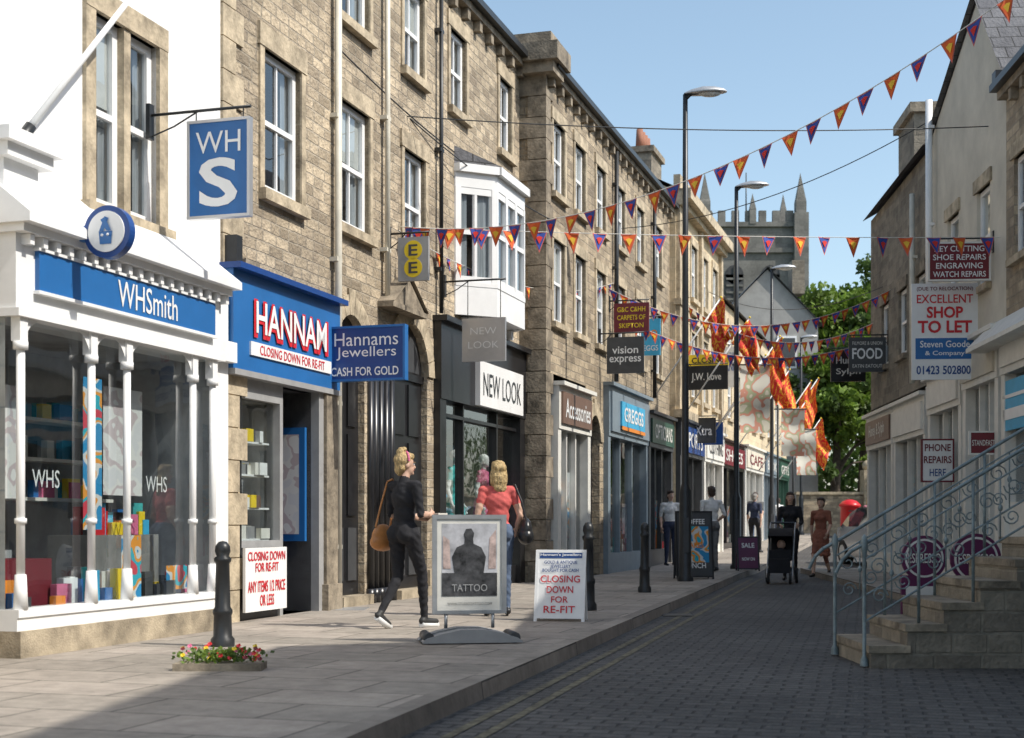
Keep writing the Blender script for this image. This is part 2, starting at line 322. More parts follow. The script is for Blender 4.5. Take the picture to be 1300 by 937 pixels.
def arch(mb,a,b,zs,zt,mat,o=0,rev=.3,ring=BLOCK,n=14,vous=True):
    c=(a+b)/2;r=(b-a)/2;h=zt-zs
    P=[(c-r*math.cos(math.pi*i/n),zs+h*math.sin(math.pi*i/n)) for i in range(n+1)]
    for p,q in zip(P[:-1],P[1:]):
        mb.face([(p[0],o,p[1]),(q[0],o,q[1]),(q[0],o,zt+.002),(p[0],o,zt+.002)],mat)
        mb.face([(p[0],o,p[1]),(q[0],o,q[1]),(q[0],o-rev,q[1]),(p[0],o-rev,p[1])],mat)
    if vous:
        N=11
        for i in range(N):
            t0=math.pi*(i+.04)/N;t1=math.pi*(i+.96)/N; w=.24 if i!=N//2 else .32
            q=[]
            for t,k in ((t0,0),(t1,0),(t1,w),(t0,w)): q.append((c-(r+k)*math.cos(t),zs+(h+k)*math.sin(t)))
            f=[(x,o+.03,z) for x,z in q]; mb.face(f,ring)
            for j in range(4):
                x0,z0=q[j];x1,z1=q[(j+1)%4]; mb.face([(x0,o-.02,z0),(x1,o-.02,z1),(x1,o+.03,z1),(x0,o+.03,z0)],ring)
def room(mb,u0,u1,z0,z1,o,depth,mat=None,floor=None):
    mat=mat or MIDIN; e=o-depth
    mb.face([(u0,e,z0),(u1,e,z0),(u1,e,z1),(u0,e,z1)],mat); mb.face([(u0,o,z0),(u0,e,z0),(u0,e,z1),(u0,o,z1)],mat); mb.face([(u1,o,z0),(u1,e,z0),(u1,e,z1),(u1,o,z1)],mat)
    mb.face([(u0,o,z1),(u1,o,z1),(u1,e,z1),(u0,e,z1)],mat); mb.face([(u0,o,z0),(u1,o,z0),(u1,e,z0),(u0,e,z0)],floor or mat)
def goods(mb,u0,u1,z,o0,o1,n,mats,hmax=.4):
    for i in range(n):
        u=random.uniform(u0,u1-.1);o=random.uniform(o0,o1);w=random.uniform(.06,.2);h=random.uniform(.1,hmax)
        mb.box(u,u+w,o,o+.06,z,z+h,random.choice(mats))
def glasspane(mb,u0,u1,z0,z1,o,m=None): mb.face([(u0,o,z0),(u1,o,z0),(u1,o,z1),(u0,o,z1)],m or GLASS)
def quoins(mb,u,o,z0,z1,side=1,mat=None,h=.33):
    mat=mat or BLOCK; z=z0;i=0
    while z<z1-.05:
        w=.42 if i%2 else .26; zz=min(z+h-.012,z1)
        a,b=(u,u+w) if side>0 else (u-w,u)
        mb.box(a,b,o-.1,o+.028,z,zz,mat); z+=h;i+=1
def downpipe(mb,u,o,z0,z1,mat,r=.045):
    mb.cyl((u,o+.08,z0),(u,o+.08,z1),r,r,mat,10)
    z=z0+.6
    while z<z1: mb.box(u-.07,u+.07,o,o+.1,z,z+.05,mat); z+=1.7
PAP=[WHITE,RED,BLUE,YEL,CYAN,PINK,TEAL,OFFW,DGREY,ORG]
# ================================================================= LEFT 1: white shop
g=group('white_painted_shop_building',L(12,0,0))
w=MB(L); op=(12.12,13.1,3.72,5.38)
wall(w,9,14.26,3.3,9.4,[op,(12.12,13.1,6.6,8.0),(10.0,10.9,3.9,5.4)],RENDER)
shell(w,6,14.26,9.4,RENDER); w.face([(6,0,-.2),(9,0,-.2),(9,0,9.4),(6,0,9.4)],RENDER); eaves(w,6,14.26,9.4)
w.build('walls',g)
t=MB(L)
for a,b,c,d in (op,(12.12,13.1,6.6,8.0)):
    t.box(a-.14,a,-.12,.04,c,d,BLOCK); t.box(b,b+.14,-.12,.04,c,d,BLOCK); t.box(a-.14,b+.14,-.12,.045,d,d+.2,BLOCK); t.box(a-.18,b+.18,-.12,.1,c-.12,c,BLOCK)
    t.box((a+b)/2-.05,(a+b)/2+.05,-.13,.02,c,d,BLOCK)
t.build('stone_window_surround',g)
f=MB(L);gl=MB(L)
for c,d in ((3.72,5.38),(6.6,8.0)):
    sash(f,gl,12.12,12.56,c,d,-.05,0); sash(f,gl,12.66,13.1,c,d,-.05,0)
sash(f,gl,10.0,10.9,3.9,5.4)
f.build('window_frames',g);gl.build('window_glass',g)
s=MB(L); F=.35
s.box(9,10.62,-.2,.06,-.1,3.3,STONE3)
z=0
i=0
while z<2.9:
    s.box(10.28-.14*(i%2),10.62,.05,.12,z,z+.3,BLOCK); z+=.315;i+=1
s.box(10.64,13.62,-.2,F+.06,-.1,.2,PLINTH); s.box(10.64,13.62,-.2,F+.03,.2,.3,WHITE); s.box(10.64,13.62,F-.15,F+.045,.3,.36,WHITE)
s.box(10.64,13.62,-.02,F+.02,2.6,3.16,WHITE); s.box(10.6,13.66,-.02,F+.12,3.16,3.22,WHITE); s.box(10.56,13.7,-.02,F+.2,3.22,3.29,WHITE); s.box(10.62,13.64,-.02,F+.06,2.54,2.6,WHITE)
s.face([(10.56,F+.2,3.291),(13.7,F+.2,3.291),(13.7,0,3.72),(10.56,0,3.72)],WHITE); s.face([(10.56,F+.2,3.29),(10.56,0,3.29),(10.56,0,3.72)],WHITE); s.face([(13.7,F+.2,3.29),(13.7,0,3.29),(13.7,0,3.72)],WHITE)
k=10.7
while k<13.6: s.box(k,k+.05,F+.02,F+.1,3.08,3.157,WHITE); k+=.16
s.box(10.5,11.15,.0,.42,3.82,3.92,RENDER); s.box(10.56,11.1,.0,.36,3.72,3.82,RENDER); s.box(10.62,11.02,.0,.28,3.5,3.72,RENDER)
s.box(13.62,14.24,-.1,.1,-.1,3.28,RENDER); s.box(13.7,14.2,.1,.14,.0,.4,PLINTH); s.box(13.66,14.24,.09,.2,2.6,2.8,RENDER)
cols=[10.72,11.6,12.1,13.15,13.5]
for u in cols:
    r=.032
    s.cyl((u,F,.36),(u,F,.62),.055,.042,WHITE,12); s.cyl((u,F,.62),(u,F,2.3),r,r,WHITE,12); s.cyl((u,F,2.3),(u,F,2.36),.055,.055,WHITE,12); s.cyl((u,F,1.0),(u,F,1.04),.045,.045,WHITE,12)
    s.box(u-.045,u+.045,F-.05,F+.03,2.36,2.54,WHITE)
for a,b in zip(cols[:-1],cols[1:]):
    rr=min(.22,(b-a)/2-.02)
    for (cx,sg) in ((a+.03,1),(b-.03,-1)):
        n=6
        for i in range(n):
            t0=math.pi/2*i/n;t1=math.pi/2*(i+1)/n
            s.face([(cx,F+.01,2.54),(cx+sg*rr*(1-math.cos(t0)),F+.01,2.54-rr*(1-math.sin(t0))),(cx+sg*rr*(1-math.cos(t1)),F+.01,2.54-rr*(1-math.sin(t1)))],WHITE)
s.build('shopfront',g)
fa=MB(L); fa.box(10.86,13.45,F+.02,F+.06,2.76,3.06,BLUE); fa.box(10.84,13.47,F+.02,F+.075,3.06,3.085,WHITE); fa.box(10.84,13.47,F+.02,F+.075,2.735,2.76,WHITE); fa.build('fascia_board',g)
text('WHSmith',L(12.33,F+.06,2.91),dL,nL,.95,.22,WHITE,g,.004)
gp=MB(L); glasspane(gp,10.66,13.6,.36,2.54,F-.07); gp.face([(10.64,F-.07,.36),(10.64,0,.36),(10.64,0,2.54),(10.64,F-.07,2.54)],GLASS); gp.build('shop_window_glass',g)
i_=MB(L); room(i_,10.66,13.6,.3,2.56,F-.09,1.3,INW,MIDIN)
for u,wd,z0,z1 in ((11.66,.26,.95,2.2),(12.2,.3,.36,.9),(12.9,.35,.4,.62)):
    i_.face([(u,F-.12,z0),(u+wd,F-.12,z0),(u+wd,F-.12,z1),(u,F-.12,z1)],POSTM)
i_.face([(12.35,F-.4,1.25),(12.95,F-.4,1.25),(12.95,F-.4,2.2),(12.35,F-.4,2.2)],POSTP); i_.face([(10.8,F-.5,1.2),(11.4,F-.5,1.2),(11.4,F-.5,2.1),(10.8,F-.5,2.1)],POSTP)
i_.box(10.9,11.5,-.3,.05,.3,.72,MAROON); i_.box(12.2,13.3,-.5,-.1,.3,.9,MIDIN)
goods(i_,10.8,13.4,.3,-.2,.2,50,PAP,.35); goods(i_,12.2,13.2,.9,-.45,-.15,24,PAP,.3)
for zz in (1.2,1.55,1.9): i_.box(10.8,13.4,-.9,-.65,zz,zz+.03,OFFW); goods(i_,10.8,13.3,zz+.03,-.88,-.7,26,PAP,.22)
text('WHS',L(11.15,F-.1,1.35),dL,nL,.35,.14,WHITE,g); text('WHS',L(12.7,F-.1,1.35),dL,nL,.35,.14,WHITE,g)
i_.build('window_display',g)
fp=MB(); a=L(11.05,.1,3.98); b=L(12.1,.5,5.55)
fp.cyl(a,b,.03,.022,WHITE,10); fp.cyl(a-Vector((.05,0,.08)),a+(b-a)*.08,.05,.045,METAL,10); fp.ball(b,.045,.045,.045,WHITE); fp.build('flagpole')
C=L(11.3,.72,3.27); g=group('round_hanging_sign',C); m=MB(fr(C,nL,-dL))
m.cyl((0,-.04,0),(0,.04,0),.205,.205,BLUED,40,smooth=False); m.cyl((0,.04,0),(0,.052,0),.16,.16,WHITE,40)
m.tube([(-.5,0,.0),(-.2,0,0)],.018,METAL); m.box(-.33,-.2,-.03,.03,-.06,.06,BLUE)
m.build('disc',g)
m=MB(fr(C,nL,-dL))
for q in ([(-.05,-.1),(.05,-.1),(.06,0),(-.06,0)],[(-.055,0),(-.015,0),(.03,.10),(-.005,.115)],[(.015,0),(.055,0),(.0,.11),(-.04,.09)]):
    m.face([(x,.058+.004*len(m.f),z) for x,z in q],BLUE)
m.ball((-.03,.06,-.03),.012,.004,.012,WHITE,8,5); m.ball((.03,.075,-.03),.012,.004,.012,WHITE,8,5); m.build('crossed_fingers_logo',g)
C=L(13,.71,4.19); sign('hanging_shop_sign',C,nL,.62,.88,BLUE,[('WH',0,.27,.72,.22,WHITE,.0),('S',0,-.14,.62,.5,WHITE,.02)],bracket=(-.4,.1),border=SILV)
# ================================================================= LEFT 2: jewellers
g=group('jewellers_stone_building',L(15.5,0,0)); w=MB(L)
ops=[(15.15,16.02,4.56,6.08),(15.15,16.02,7.15,8.35)]
wall(w,14.26,16.8,3.3,8.9,ops,STONE); shell(w,14.26,16.8,8.9,STONE); w.build('walls',g)
t=MB(L)
for q in ops: trim(t,*q,lin=.24,sill=.12,jamb=.1)
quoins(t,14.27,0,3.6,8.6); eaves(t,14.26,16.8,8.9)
t.box(14.3,14.42,0,.16,3.6,3.9,METAL)
downpipe(t,16.86,0,.1,8.8,PIPEW); t.build('stone_trim',g)
f=MB(L);gl=MB(L)
for q in ops: sash(f,gl,*q,bars=1)
f.build('window_frames',g);gl.build('window_glass',g)
s=MB(L)
s.box(14.27,14.56,-.3,.05,-.1,2.6,STONE3); quoins(s,14.27,.04,0,2.5,1,BLOCK)
s.box(14.27,16.78,-.2,.14,2.56,3.56,BLUE); s.box(14.24,16.8,-.1,.24,3.56,3.62,BLUED); s.box(14.27,16.78,-.1,.16,2.5,2.56,GREYP)
s.box(14.56,14.62,-.1,.04,-.1,2.5,METAL); s.box(15.46,15.53,-.15,.04,.0,2.5,GREYP); s.box(14.62,15.46,-.12,.04,.75,.82,GREYP); s.box(14.62,15.46,-.12,.04,2.3,2.5,GREYP)
s.box(14.62,15.46,-.14,.02,-.1,.75,DGREY)
s.box(16.3,16.42,-.4,.1,-.1,2.5,GREYP); s.box(16.42,16.72,-.4,.14,-.1,2.5,BLOCKD); s.box(16.38,16.76,-.4,.18,-.1,.3,BLOCKD)
s.box(14.6,14.9,.045,.1,3.63,3.72,BLOCKD)
s.build('shopfront',g)
text('HANNAM',L(15.55,.15,3.12),dL,nL,1.84,.40,RED,g,.05); text('HANNAM',L(15.54,.157,3.135),dL,nL,1.74,.33,WHITE,g,.012)
bb=MB(L); bb.box(14.6,16.5,.14,.16,2.73,2.87,WHITE); bb.build('notice_strip',g); text('CLOSING DOWN FOR RE-FIT',L(15.55,.158,2.80),dL,nL,1.6,.1,RED,g,.01)
i_=MB(L); room(i_,14.62,15.46,.82,2.3,-.06,.35,INW); glasspane(i_,14.62,15.46,.82,2.3,-.04)
JW=[OFFW,WHITE,SILV,YEL,BROWN,DGREY,SILV]
for zz in (.82,1.15,1.5,1.85): i_.box(14.65,15.44,-.35,-.08,zz,zz+.02,WHITE); goods(i_,14.65,15.35,zz+.02,-.33,-.1,24,JW,.14)
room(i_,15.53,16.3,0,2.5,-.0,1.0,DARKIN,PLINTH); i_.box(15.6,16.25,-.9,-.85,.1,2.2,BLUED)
i_.box(16.24,16.29,-.8,-.05,.8,2.1,BLUE); i_.face([(16.235,-.12,.88),(16.235,-.72,.88),(16.235,-.72,2.02),(16.235,-.12,2.02)],POSTP)
i_.build('window_display',g)
sign('sale_notice_board',L(14.98,.12,.42),dL,.95,.66,WHITE,[('CLOSING DOWN\nFOR RE-FIT',0,.28,.9,.32,RED,.015),('ANY ITEMS 1/2 PRICE\nOR LESS',0,-.22,.9,.4,RED,.015)],th=.03)
C=L(16.6,.55,2.965); sign('jewellers_hanging_sign',C,nL,.99,.63,BLUED,[('Hannams',.02,.26,.8,.24,WHITE,.0),('Jewellers',.02,0,.75,.24,WHITE,.0),('CASH FOR GOLD',0,-.33,.85,.16,WHITE,.015)],border=BLUE,th=.09)
# ================================================================= LEFT 3: long stone building
g=group('arched_stone_building',L(20,0,0)); w=MB(L)
ops=[(17.04,17.93,4.6,6.12),(19.07,19.85,4.6,6.05),(17.04,17.93,7.12,8.3),(19.07,19.8,7.12,8.3),(20.85,21.55,7.12,8.3),(23.15,23.8,7.1,8.3),(21.1,23.3,4.3,6.3)]
A1=(16.95,17.8,3.1,3.55); A2=(18.75,19.95,3.05,3.72)
wall(w,16.8,24.3,3.9,8.9,ops,STONE)
wall(w,16.8,20.2,-.1,3.9,[(A1[0],A1[1],0,A1[3]),(A2[0],A2[1],0,A2[3]),(17.95,18.6,0,3.15)],STONE,rev=.12)
for A in (A1,A2): arch(w,*A,STONE,rev=.12)
shell(w,16.8,24.3,8.9,STONE,o=-.001); w.build('walls',g)
t=MB(L)
for q in ops[:6]: trim(t,*q,lin=.22,sill=.11,jamb=.09)
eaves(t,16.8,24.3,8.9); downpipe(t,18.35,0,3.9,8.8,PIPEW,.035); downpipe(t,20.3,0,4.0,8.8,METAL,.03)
for (a,b,zs,zt) in (A1,A2):
    t.box(a-.02,b+.02,-.16,-.085,0,zt,BLACKP)
    c=(a+b)/2
    for x0,x1 in ((a+.08,c-.04),(c+.04,b-.08)):
        for z0,z1 in ((.3,.95),(1.1,2.1),(2.2,2.9)): t.box(x0+.03,x1-.03,-.09,-.06,z0,z1,DGREY if z0<1 else BLACKP)
    t.box(a,b,-.085,-.05,2.95,3.05,BLACKP); t.box(a-.02,b+.02,-.1,.12,-.1,.12,PLINTH)
    t.face([(a+.1,-.08,3.08),(b-.1,-.08,3.08),(b-.22,-.08,zt-.14),(a+.22,-.08,zt-.14)],DGREY)
t.cyl((17.1,-.06,2.05),(17.1,-.05,2.05),.09,.09,YEL,20); t.cyl((17.1,-.06,1.8),(17.1,-.05,1.8),.05,.05,YEL,20)
t.box(17.93,18.62,-.3,-.1,0,3.15,BLACKP)
for u in (17.93,18.08,18.25,18.43,18.6): t.cyl((u,.02,.15),(u,.02,3.0),.055,.05,BLACKP,12); t.cyl((u,.02,.0),(u,.02,.18),.08,.075,BLACKP,12); t.cyl((u,.02,3.0),(u,.02,3.06),.075,.085,BLACKP,12)
t.box(17.86,18.68,-.1,.12,3.06,3.18,BLACKP)
t.face([(18.25,.2,3.85),(19.35,.2,3.85),(18.8,.2,4.2)],BLOCKD); t.box(18.2,19.4,-.02,.22,3.78,3.848,BLOCKD); t.face([(18.2,.24,3.85),(18.8,.24,4.25),(18.8,0,4.25),(18.2,0,3.85)],BLOCKD); t.face([(19.4,.24,3.85),(18.8,.24,4.25),(18.8,0,4.25),(19.4,0,3.85)],BLOCKD)
t.box(16.82,16.93,0,.04,.0,.35,PLINTH); t.box(19.97,20.18,0,.04,.0,.35,PLINTH)
t.build('stone_trim_and_doors',g)
f=MB(L);gl=MB(L)
for q in ops[:6]: sash(f,gl,*q,bars=1,curt=.6)
a,b=21.05,23.35; P=[(a,0),(a+.45,.5),(b-.45,.5),(b,0)]
for (p,q) in zip(P[:-1],P[1:]):
    def FR(x,y,z,p=p,q=q):
        return L(p[0]+(q[0]-p[0])*x,p[1]+(q[1]-p[1])*x,z)+ (nL*y)
    m=MB(lambda x,y,z,FR=FR:FR(x,y,z))
    m.box(0,1,-.05,.02,4.1,4.55,WHITE); m.box(0,1,-.05,.03,4.53,4.6,WHITE); m.box(0,1,-.05,.02,6.0,6.22,WHITE); m.box(-.02,1.02,-.05,.1,6.22,6.34,WHITE)
    n=3 if p[1]==q[1] else 1; hw=.035 if n==3 else .13
    for i in range(n+1): x=i/n; m.box(max(0,x-hw),min(1,x+hw),-.04,.025,4.6,6.0,WHITE)
    m.box(0,1,-.03,.015,5.3,5.37,WHITE); m.box(0,1,-.03,.012,5.9,6.0,WHITE); m.box(0,1,-.03,.012,4.6,4.68,WHITE)
    if n==1: m.box(.47,.53,-.03,.01,4.6,6.0,WHITE)
    m.face([(0,-.02,4.55),(1,-.02,4.55),(1,-.02,6.02),(0,-.02,6.02)],WGLASS)
    kk=10
    for i in range(kk): 
        if 4<=i<=5: continue
        m.face([(i/kk,-.07-.02*(i%2),4.6),((i+1)/kk,-.07-.02*((i+1)%2),4.6),((i+1)/kk,-.07-.02*((i+1)%2),6.0),(i/kk,-.07-.02*(i%2),6.0)],CURT)
    m.build('oriel_bay_window',g)
f.face([(a,0,6.3),(a+.45,.6,6.34),(b-.45,.6,6.34),(b,0,6.3)],WHITE); f.face([(a,0,6.6),(a+.45,.6,6.345),(b-.45,.6,6.345),(b,0,6.6)],SLATE)
f.face([(a,0,6.3),(a+.45,.6,6.34),(a,0,6.6)],SLATE); f.face([(b,0,6.3),(b-.45,.6,6.34),(b,0,6.6)],SLATE)
f.face([(a,0,4.12),(a+.45,.5,4.12),(b-.45,.5,4.12),(b,0,4.12)],WHITE)
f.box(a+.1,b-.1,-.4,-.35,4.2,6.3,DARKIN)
for uu in (21.4,22.2,23.0): f.box(uu-.05,uu+.05,0,.28,3.96,4.1,WHITE)
f.build('window_frames',g);gl.build('window_glass',g)
s=MB(L)
s.box(20.2,24.28,-.2,.12,2.78,3.88,BLACKP); s.box(20.16,24.28,-.1,.22,3.88,3.96,BLACKP)
s.box(20.2,20.45,-.3,.1,-.1,2.78,BLACKP); s.box(24.0,24.28,-.3,.1,-.1,2.78,BLACKP)
s.box(20.45,24.0,-.15,.02,-.1,.3,BLACKP); s.box(21.65,23.85,.12,.2,2.8,3.48,WHITE)
for u in (21.35,22.95): s.box(u,u+.05,-.1,.03,.3,2.78,BLACKP)
s.box(20.45,24.0,-.12,.03,2.55,2.6,BLACKP)
s.box(20.5,23.95,-.75,-.1,.3,.36,OFFW)
glasspane(s,20.45,24.0,.3,2.78,-.05); room(s,20.45,24.0,.02,2.77,-.06,1.4,MIDIN,OFFW)
for u0,u1,mt in ((22.9,23.5,CYAN),(20.9,21.4,POSTP)): s.face([(u0,-.9,.6),(u1,-.9,.6),(u1,-.9,2.3),(u0,-.9,2.3)],mt)
s.build('clothing_shopfront',g); text('NEW LOOK',L(22.75,.2,3.14),dL,nL,2.0,.36,BLACKP,g,.0)
C=L(20.6,.62,3.64); sign('clothes_shop_hanging_sign',C,nL,.65,.62,SILV,[('NEW',0,.2,.6,.16,WHITE,-.01),('LOOK',0,-.12,.7,.16,WHITE,-.01)],bracket=(-.28,.55),th=.06)
C=L(18.6,.34,4.44); sign('phone_shop_hanging_sign',C,nL,.42,.57,GREYP,[('E',-.0,.2,.3,.26,DGREY,.02),('E',0,-.2,.3,.26,DGREY,.02)],bracket=(-.14,.06))
o_=MB(fr(C,nL,-dL))
for zz in (.115,-.115): o_.cyl((0,.025,zz),(0,.029,zz),.125,.125,YEL,24)
o_.build('yellow_rings',bpy.data.objects['phone_shop_hanging_sign'])
# ================================================================= LEFT 4: taller stepped-forward terrace
Lb=Lf(.45); g=group('stone_terrace_building',Lb(30,0,0)); w=MB(Lb)
cols=[24.75,26.2,27.8,29.5,31.4,33.4]
ops=[(u,u+.75,4.5,5.95) for u in cols]+[(u,u+.75,6.75,8.0) for u in cols]
wall(w,24.3,35.2,3.6,8.8,ops,STONE2)
A3=(27.25,28.1,2.6,3.1)
wall(w,27.0,28.4,-.1,3.6,[(A3[0],A3[1],0,A3[3])],STONE2,rev=.2); arch(w,*A3,STONE2,rev=.2)
shell(w,24.3,35.2,8.8,STONE2); w.build('walls',g)
t=MB(Lb)
for q in ops: trim(t,*q,lin=.2,sill=.1,jamb=.1,mat=BLOCK)
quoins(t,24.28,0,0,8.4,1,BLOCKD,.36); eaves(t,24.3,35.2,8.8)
z=0;i=0
while z<8.6:
    t.box(24.255,24.3,-.45+(.0 if i%2 else .15),.03,z,z+.345,BLOCKD); z+=.36;i+=1
t.box(24.1,24.75,-.55,.2,8.62,8.8,BLOCKD); t.box(24.0,24.85,-.6,.3,8.8,9.1,BLOCKD); t.box(24.12,24.7,-.5,.15,9.1,9.3,BLOCKD)
t.box(27.25,28.1,-.25,-.15,0,3.1,BLACKP)
for u in (29.2,33.0): downpipe(t,u,0,3.9,8.6,METAL,.045)
t.build('stone_trim',g)
f=MB(Lb);gl=MB(Lb)
for q in ops: sash(f,gl,*q,bars=1,curt=.6)
f.build('window_frames',g);gl.build('window_glass',g)
def shopf(g,fr_,a,b,zf0,zf1,fmat,frame,txt,tmat,bars=3,inner=MIDIN,riser=.4,txtw=.75):
    s=MB(fr_)
    s.box(a,b,-.2,.12,zf0,zf1,frame); s.box(a-.02,b+.02,-.1,.22,zf1,zf1+.07,frame); s.box(a+.12,b-.12,.12,.16,zf0+.1,zf1-.1,fmat)
    s.box(a,a+.2,-.2,.1,-.1,zf0,frame); s.box(b-.2,b,-.2,.1,-.1,zf0,frame); s.box(a+.2,b-.2,-.1,.03,-.1,riser,frame)
    for i in range(1,bars): u=a+.2+(b-a-.4)*i/bars; s.box(u-.03,u+.03,-.09,.03,riser,zf0,frame)
    glasspane(s,a+.2,b-.2,riser,zf0,-.05); room(s,a+.2,b-.2,.02,zf0-.005,-.06,1.1,inner,PLINTH)
    goods(s,a+.25,b-.3,riser,-.5,-.12,16,PAP,.5)
    for _ in range(3):
        u=random.uniform(a+.3,b-.9); z=random.uniform(.6,1.3); s.face([(u,-.08,z),(u+.45,-.08,z),(u+.45,-.08,z+.65),(u,-.08,z+.65)],random.choice([POSTM,POSTP]))
    s.build('shopfront',g)
    if txt: 
        right=(fr_(b,0,0)-fr_(a,0,0)).normalized()
        if fr_ is R: right=-right
        text(txt,fr_((a+b)/2,.162,(zf0+zf1)/2),right,right.cross(Z),(abs(b-a))*txtw,(zf1-zf0)*.45,tmat,g,.01)
shopf(g,Lb,24.75,27.0,2.65,3.4,BROWN,OFFW,'Accessories',WHITE,txtw=.8)
shopf(g,Lb,28.4,32.2,2.75,3.75,GREYB,GREYB,'',WHITE)
s=MB(Lb); s.box(29.2,31.4,.16,.2,3.0,3.5,CYAN); s.box(29.2,31.4,.2,.205,2.92,2.995,ORG); s.build('bakery_sign_panel',g); text('GREGGS',Lb(30.3,.2,3.25),dL,nL,1.9,.3,WHITE,g,.02)
shopf(g,Lb,32.3,35.1,2.75,3.5,GREEN,DGREY,'OPTICIANS',OFFW)
# ================================================================= LEFT 5: ornate pale building
Lc=Lf(.6); g=group('ornate_ashlar_building',Lc(38.6,0,0)); w=MB(Lc)
us=[35.7,37.3,39.0,40.7]
ops=[(u,u+.85,4.3,6.0) for u in us]+[(u,u+.85,6.9,8.3) for u in us]
wall(w,35.2,42.2,3.6,9.2,ops,STONE3); shell(w,35.2,42.2,9.2,STONE3,rise=2); w.build('walls',g)
t=MB(Lc)
for q in ops:
    trim(t,*q,lin=.18,sill=.12,jamb=.14); a,b,c,d=q
    if c<5: t.face([(a-.15,.12,d+.2),(b+.15,.12,d+.2),((a+b)/2,.12,d+.5)],BLOCK); t.box(a-.18,b+.18,0,.15,d+.182,d+.24,BLOCK)
for z0,z1,o1 in ((3.62,3.82,.2),(6.4,6.55,.14),(8.85,9.0,.2),(9.0,9.25,.38),(9.25,9.6,.12)): t.box(35.18,42.22,-.05,o1,z0,z1,BLOCK)
for u in (35.25,38.4,41.8): t.box(u,u+.3,-.02,.1,3.82,8.85,BLOCK)
TC=M('terracotta',(.30,.13,.08),.8)
for cu in (36.6,):
    t.box(cu,cu+1.3,-1.6,-.9,9.2,10.6,STONED); t.box(cu-.08,cu+1.38,-1.68,-.82,10.6,10.75,BLOCKD)
    for i in range(4): t.cyl((cu+.2+i*.3,-1.25,10.75),(cu+.2+i*.3,-1.25,11.25),.11,.085,TC,10)
t.build('stone_cornices_and_chimneys',g)
f=MB(Lc);gl=MB(Lc)
for q in ops: sash(f,gl,*q,bars=0,curt=.5)
f.build('window_frames',g);gl.build('window_glass',g)
shopf(g,Lc,35.3,38.6,2.7,3.55,BLUED,DGREY,'SPORTS',WHITE); shopf(g,Lc,38.8,42.1,2.7,3.55,OFFW,OFFW,'CLOTHING',DGREY)
# ================================================================= LEFT 6: far end terrace
Ld=Lf(.45); g=group('distant_terrace_building',Ld(52,0,0)); w=MB(Ld)
us=[42.9,44.6,46.4,48.3,50.2,52.3,54.6,57,59.2]
ops=[(u,u+.9,4.3,5.8) for u in us]+[(u,u+.9,6.2,7.2) for u in us]
wall(w,42.2,61,3.6,7.8,ops,STONE3); shell(w,42.2,61,7.8,STONE,rise=2.0)
for q in ops: trim(w,*q,lin=.2,sill=.1)
w.box(50,51.3,-3,-2.2,8.8,10.2,STONED); w.box(57,58.3,-3,-2.2,8.8,10.4,STONED); w.box(44.5,45.6,-3,-2.2,8.8,10.2,STONED)
w.build('walls',g); f=MB(Ld);gl=MB(Ld)
for q in ops: sash(f,gl,*q,bars=0)
f.build('window_frames',g);gl.build('window_glass',g)
shopf(g,Ld,42.5,47.4,2.7,3.5,MAROON,BLACKP,'SHOES',OFFW); shopf(g,Ld,47.8,52.5,2.8,3.6,CREAM,OFFW,'CAFE',MAROON); shopf(g,Ld,52.7,57,2.8,3.6,GREYB,GREYB,'BOOKS',OFFW); shopf(g,Ld,57.2,60.9,2.8,3.6,GREEN,GREEN,'GIFTS',OFFW)
g=group('gabled_grey_house',(12,68,0)); w=MB()
w.box(9.5,14.2,66,76,0,10.4,GREYR)
w.face([(9.5,66,10.4),(14.2,66,10.4),(11.85,66,12.8)],GREYR); w.face([(9.3,65.8,10.2),(9.3,76,10.2),(11.85,76,12.9),(11.85,65.8,12.9)],SLATE); w.face([(14.4,65.8,10.2),(14.4,76,10.2),(11.85,76,12.9),(11.85,65.8,12.9)],SLATE)
for x in (10.4,12.3): w.box(x,x+.9,65.93,66.0,8.2,9.7,WHITE); w.box(x+.08,x+.82,65.9,65.94,8.3,9.6,DGREY)
w.box(13.4,14.0,68,69,12,13.6,STONED); w.build('walls_and_roof',g)
# church tower
g=group('church_tower',(18.9,112,0)); w=MB(lambda a,b,c:Vector((a-.3,b,c*1.05)))
x0,x1,y0,y1=15.2,22.6,110,117; w.box(x0,x1,y0,y1,0,22.8,TOWER)
for z in (14.5,20.9,22.8): w.box(x0-.2,x1+.2,y0-.2,y1+.2,z,z+.35,TOWER)
k=x0
while k<x1-.3: w.box(k,k+.55,y0-.1,y0+.3,23.15,24.0,TOWER); w.box(x0-.1,x0+.3,y0+(k-x0),y0+(k-x0)+.55,23.15,24.0,TOWER); k+=1.05
for px,py in ((x0,y0),(x1,y0),(x0,y1),(x1,y1),((x0+x1)/2,y0)):
    r_=.4 if px!=(x0+x1)/2 else .25; zt=24.6 if r_>.3 else 24.1
    if r_>.3: w.box(px-.55,px+.55,py-.55,py+.55,0,23.8,TOWER)
    w.box(px-r_,px+r_,py-r_,py+r_,23.0,zt,TOWER)
    for q in (((-r_,-r_),(r_,-r_)),((-r_,r_),(r_,r_)),((-r_,-r_),(-r_,r_)),((r_,-r_),(r_,r_))): w.face([(px+q[0][0],py+q[0][1],zt),(px+q[1][0],py+q[1][1],zt),(px,py,zt+(2.2 if r_>.3 else 1.2))],TOWER)
for cx in (17.5,20.3):
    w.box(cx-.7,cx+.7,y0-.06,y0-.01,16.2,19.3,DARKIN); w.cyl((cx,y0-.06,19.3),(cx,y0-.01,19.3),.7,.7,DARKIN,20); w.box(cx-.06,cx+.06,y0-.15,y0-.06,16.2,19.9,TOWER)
    for i in range(6): w.box(cx-.65,cx+.65,y0-.12,y0-.07,16.4+i*.5,16.55+i*.5,TOWER)
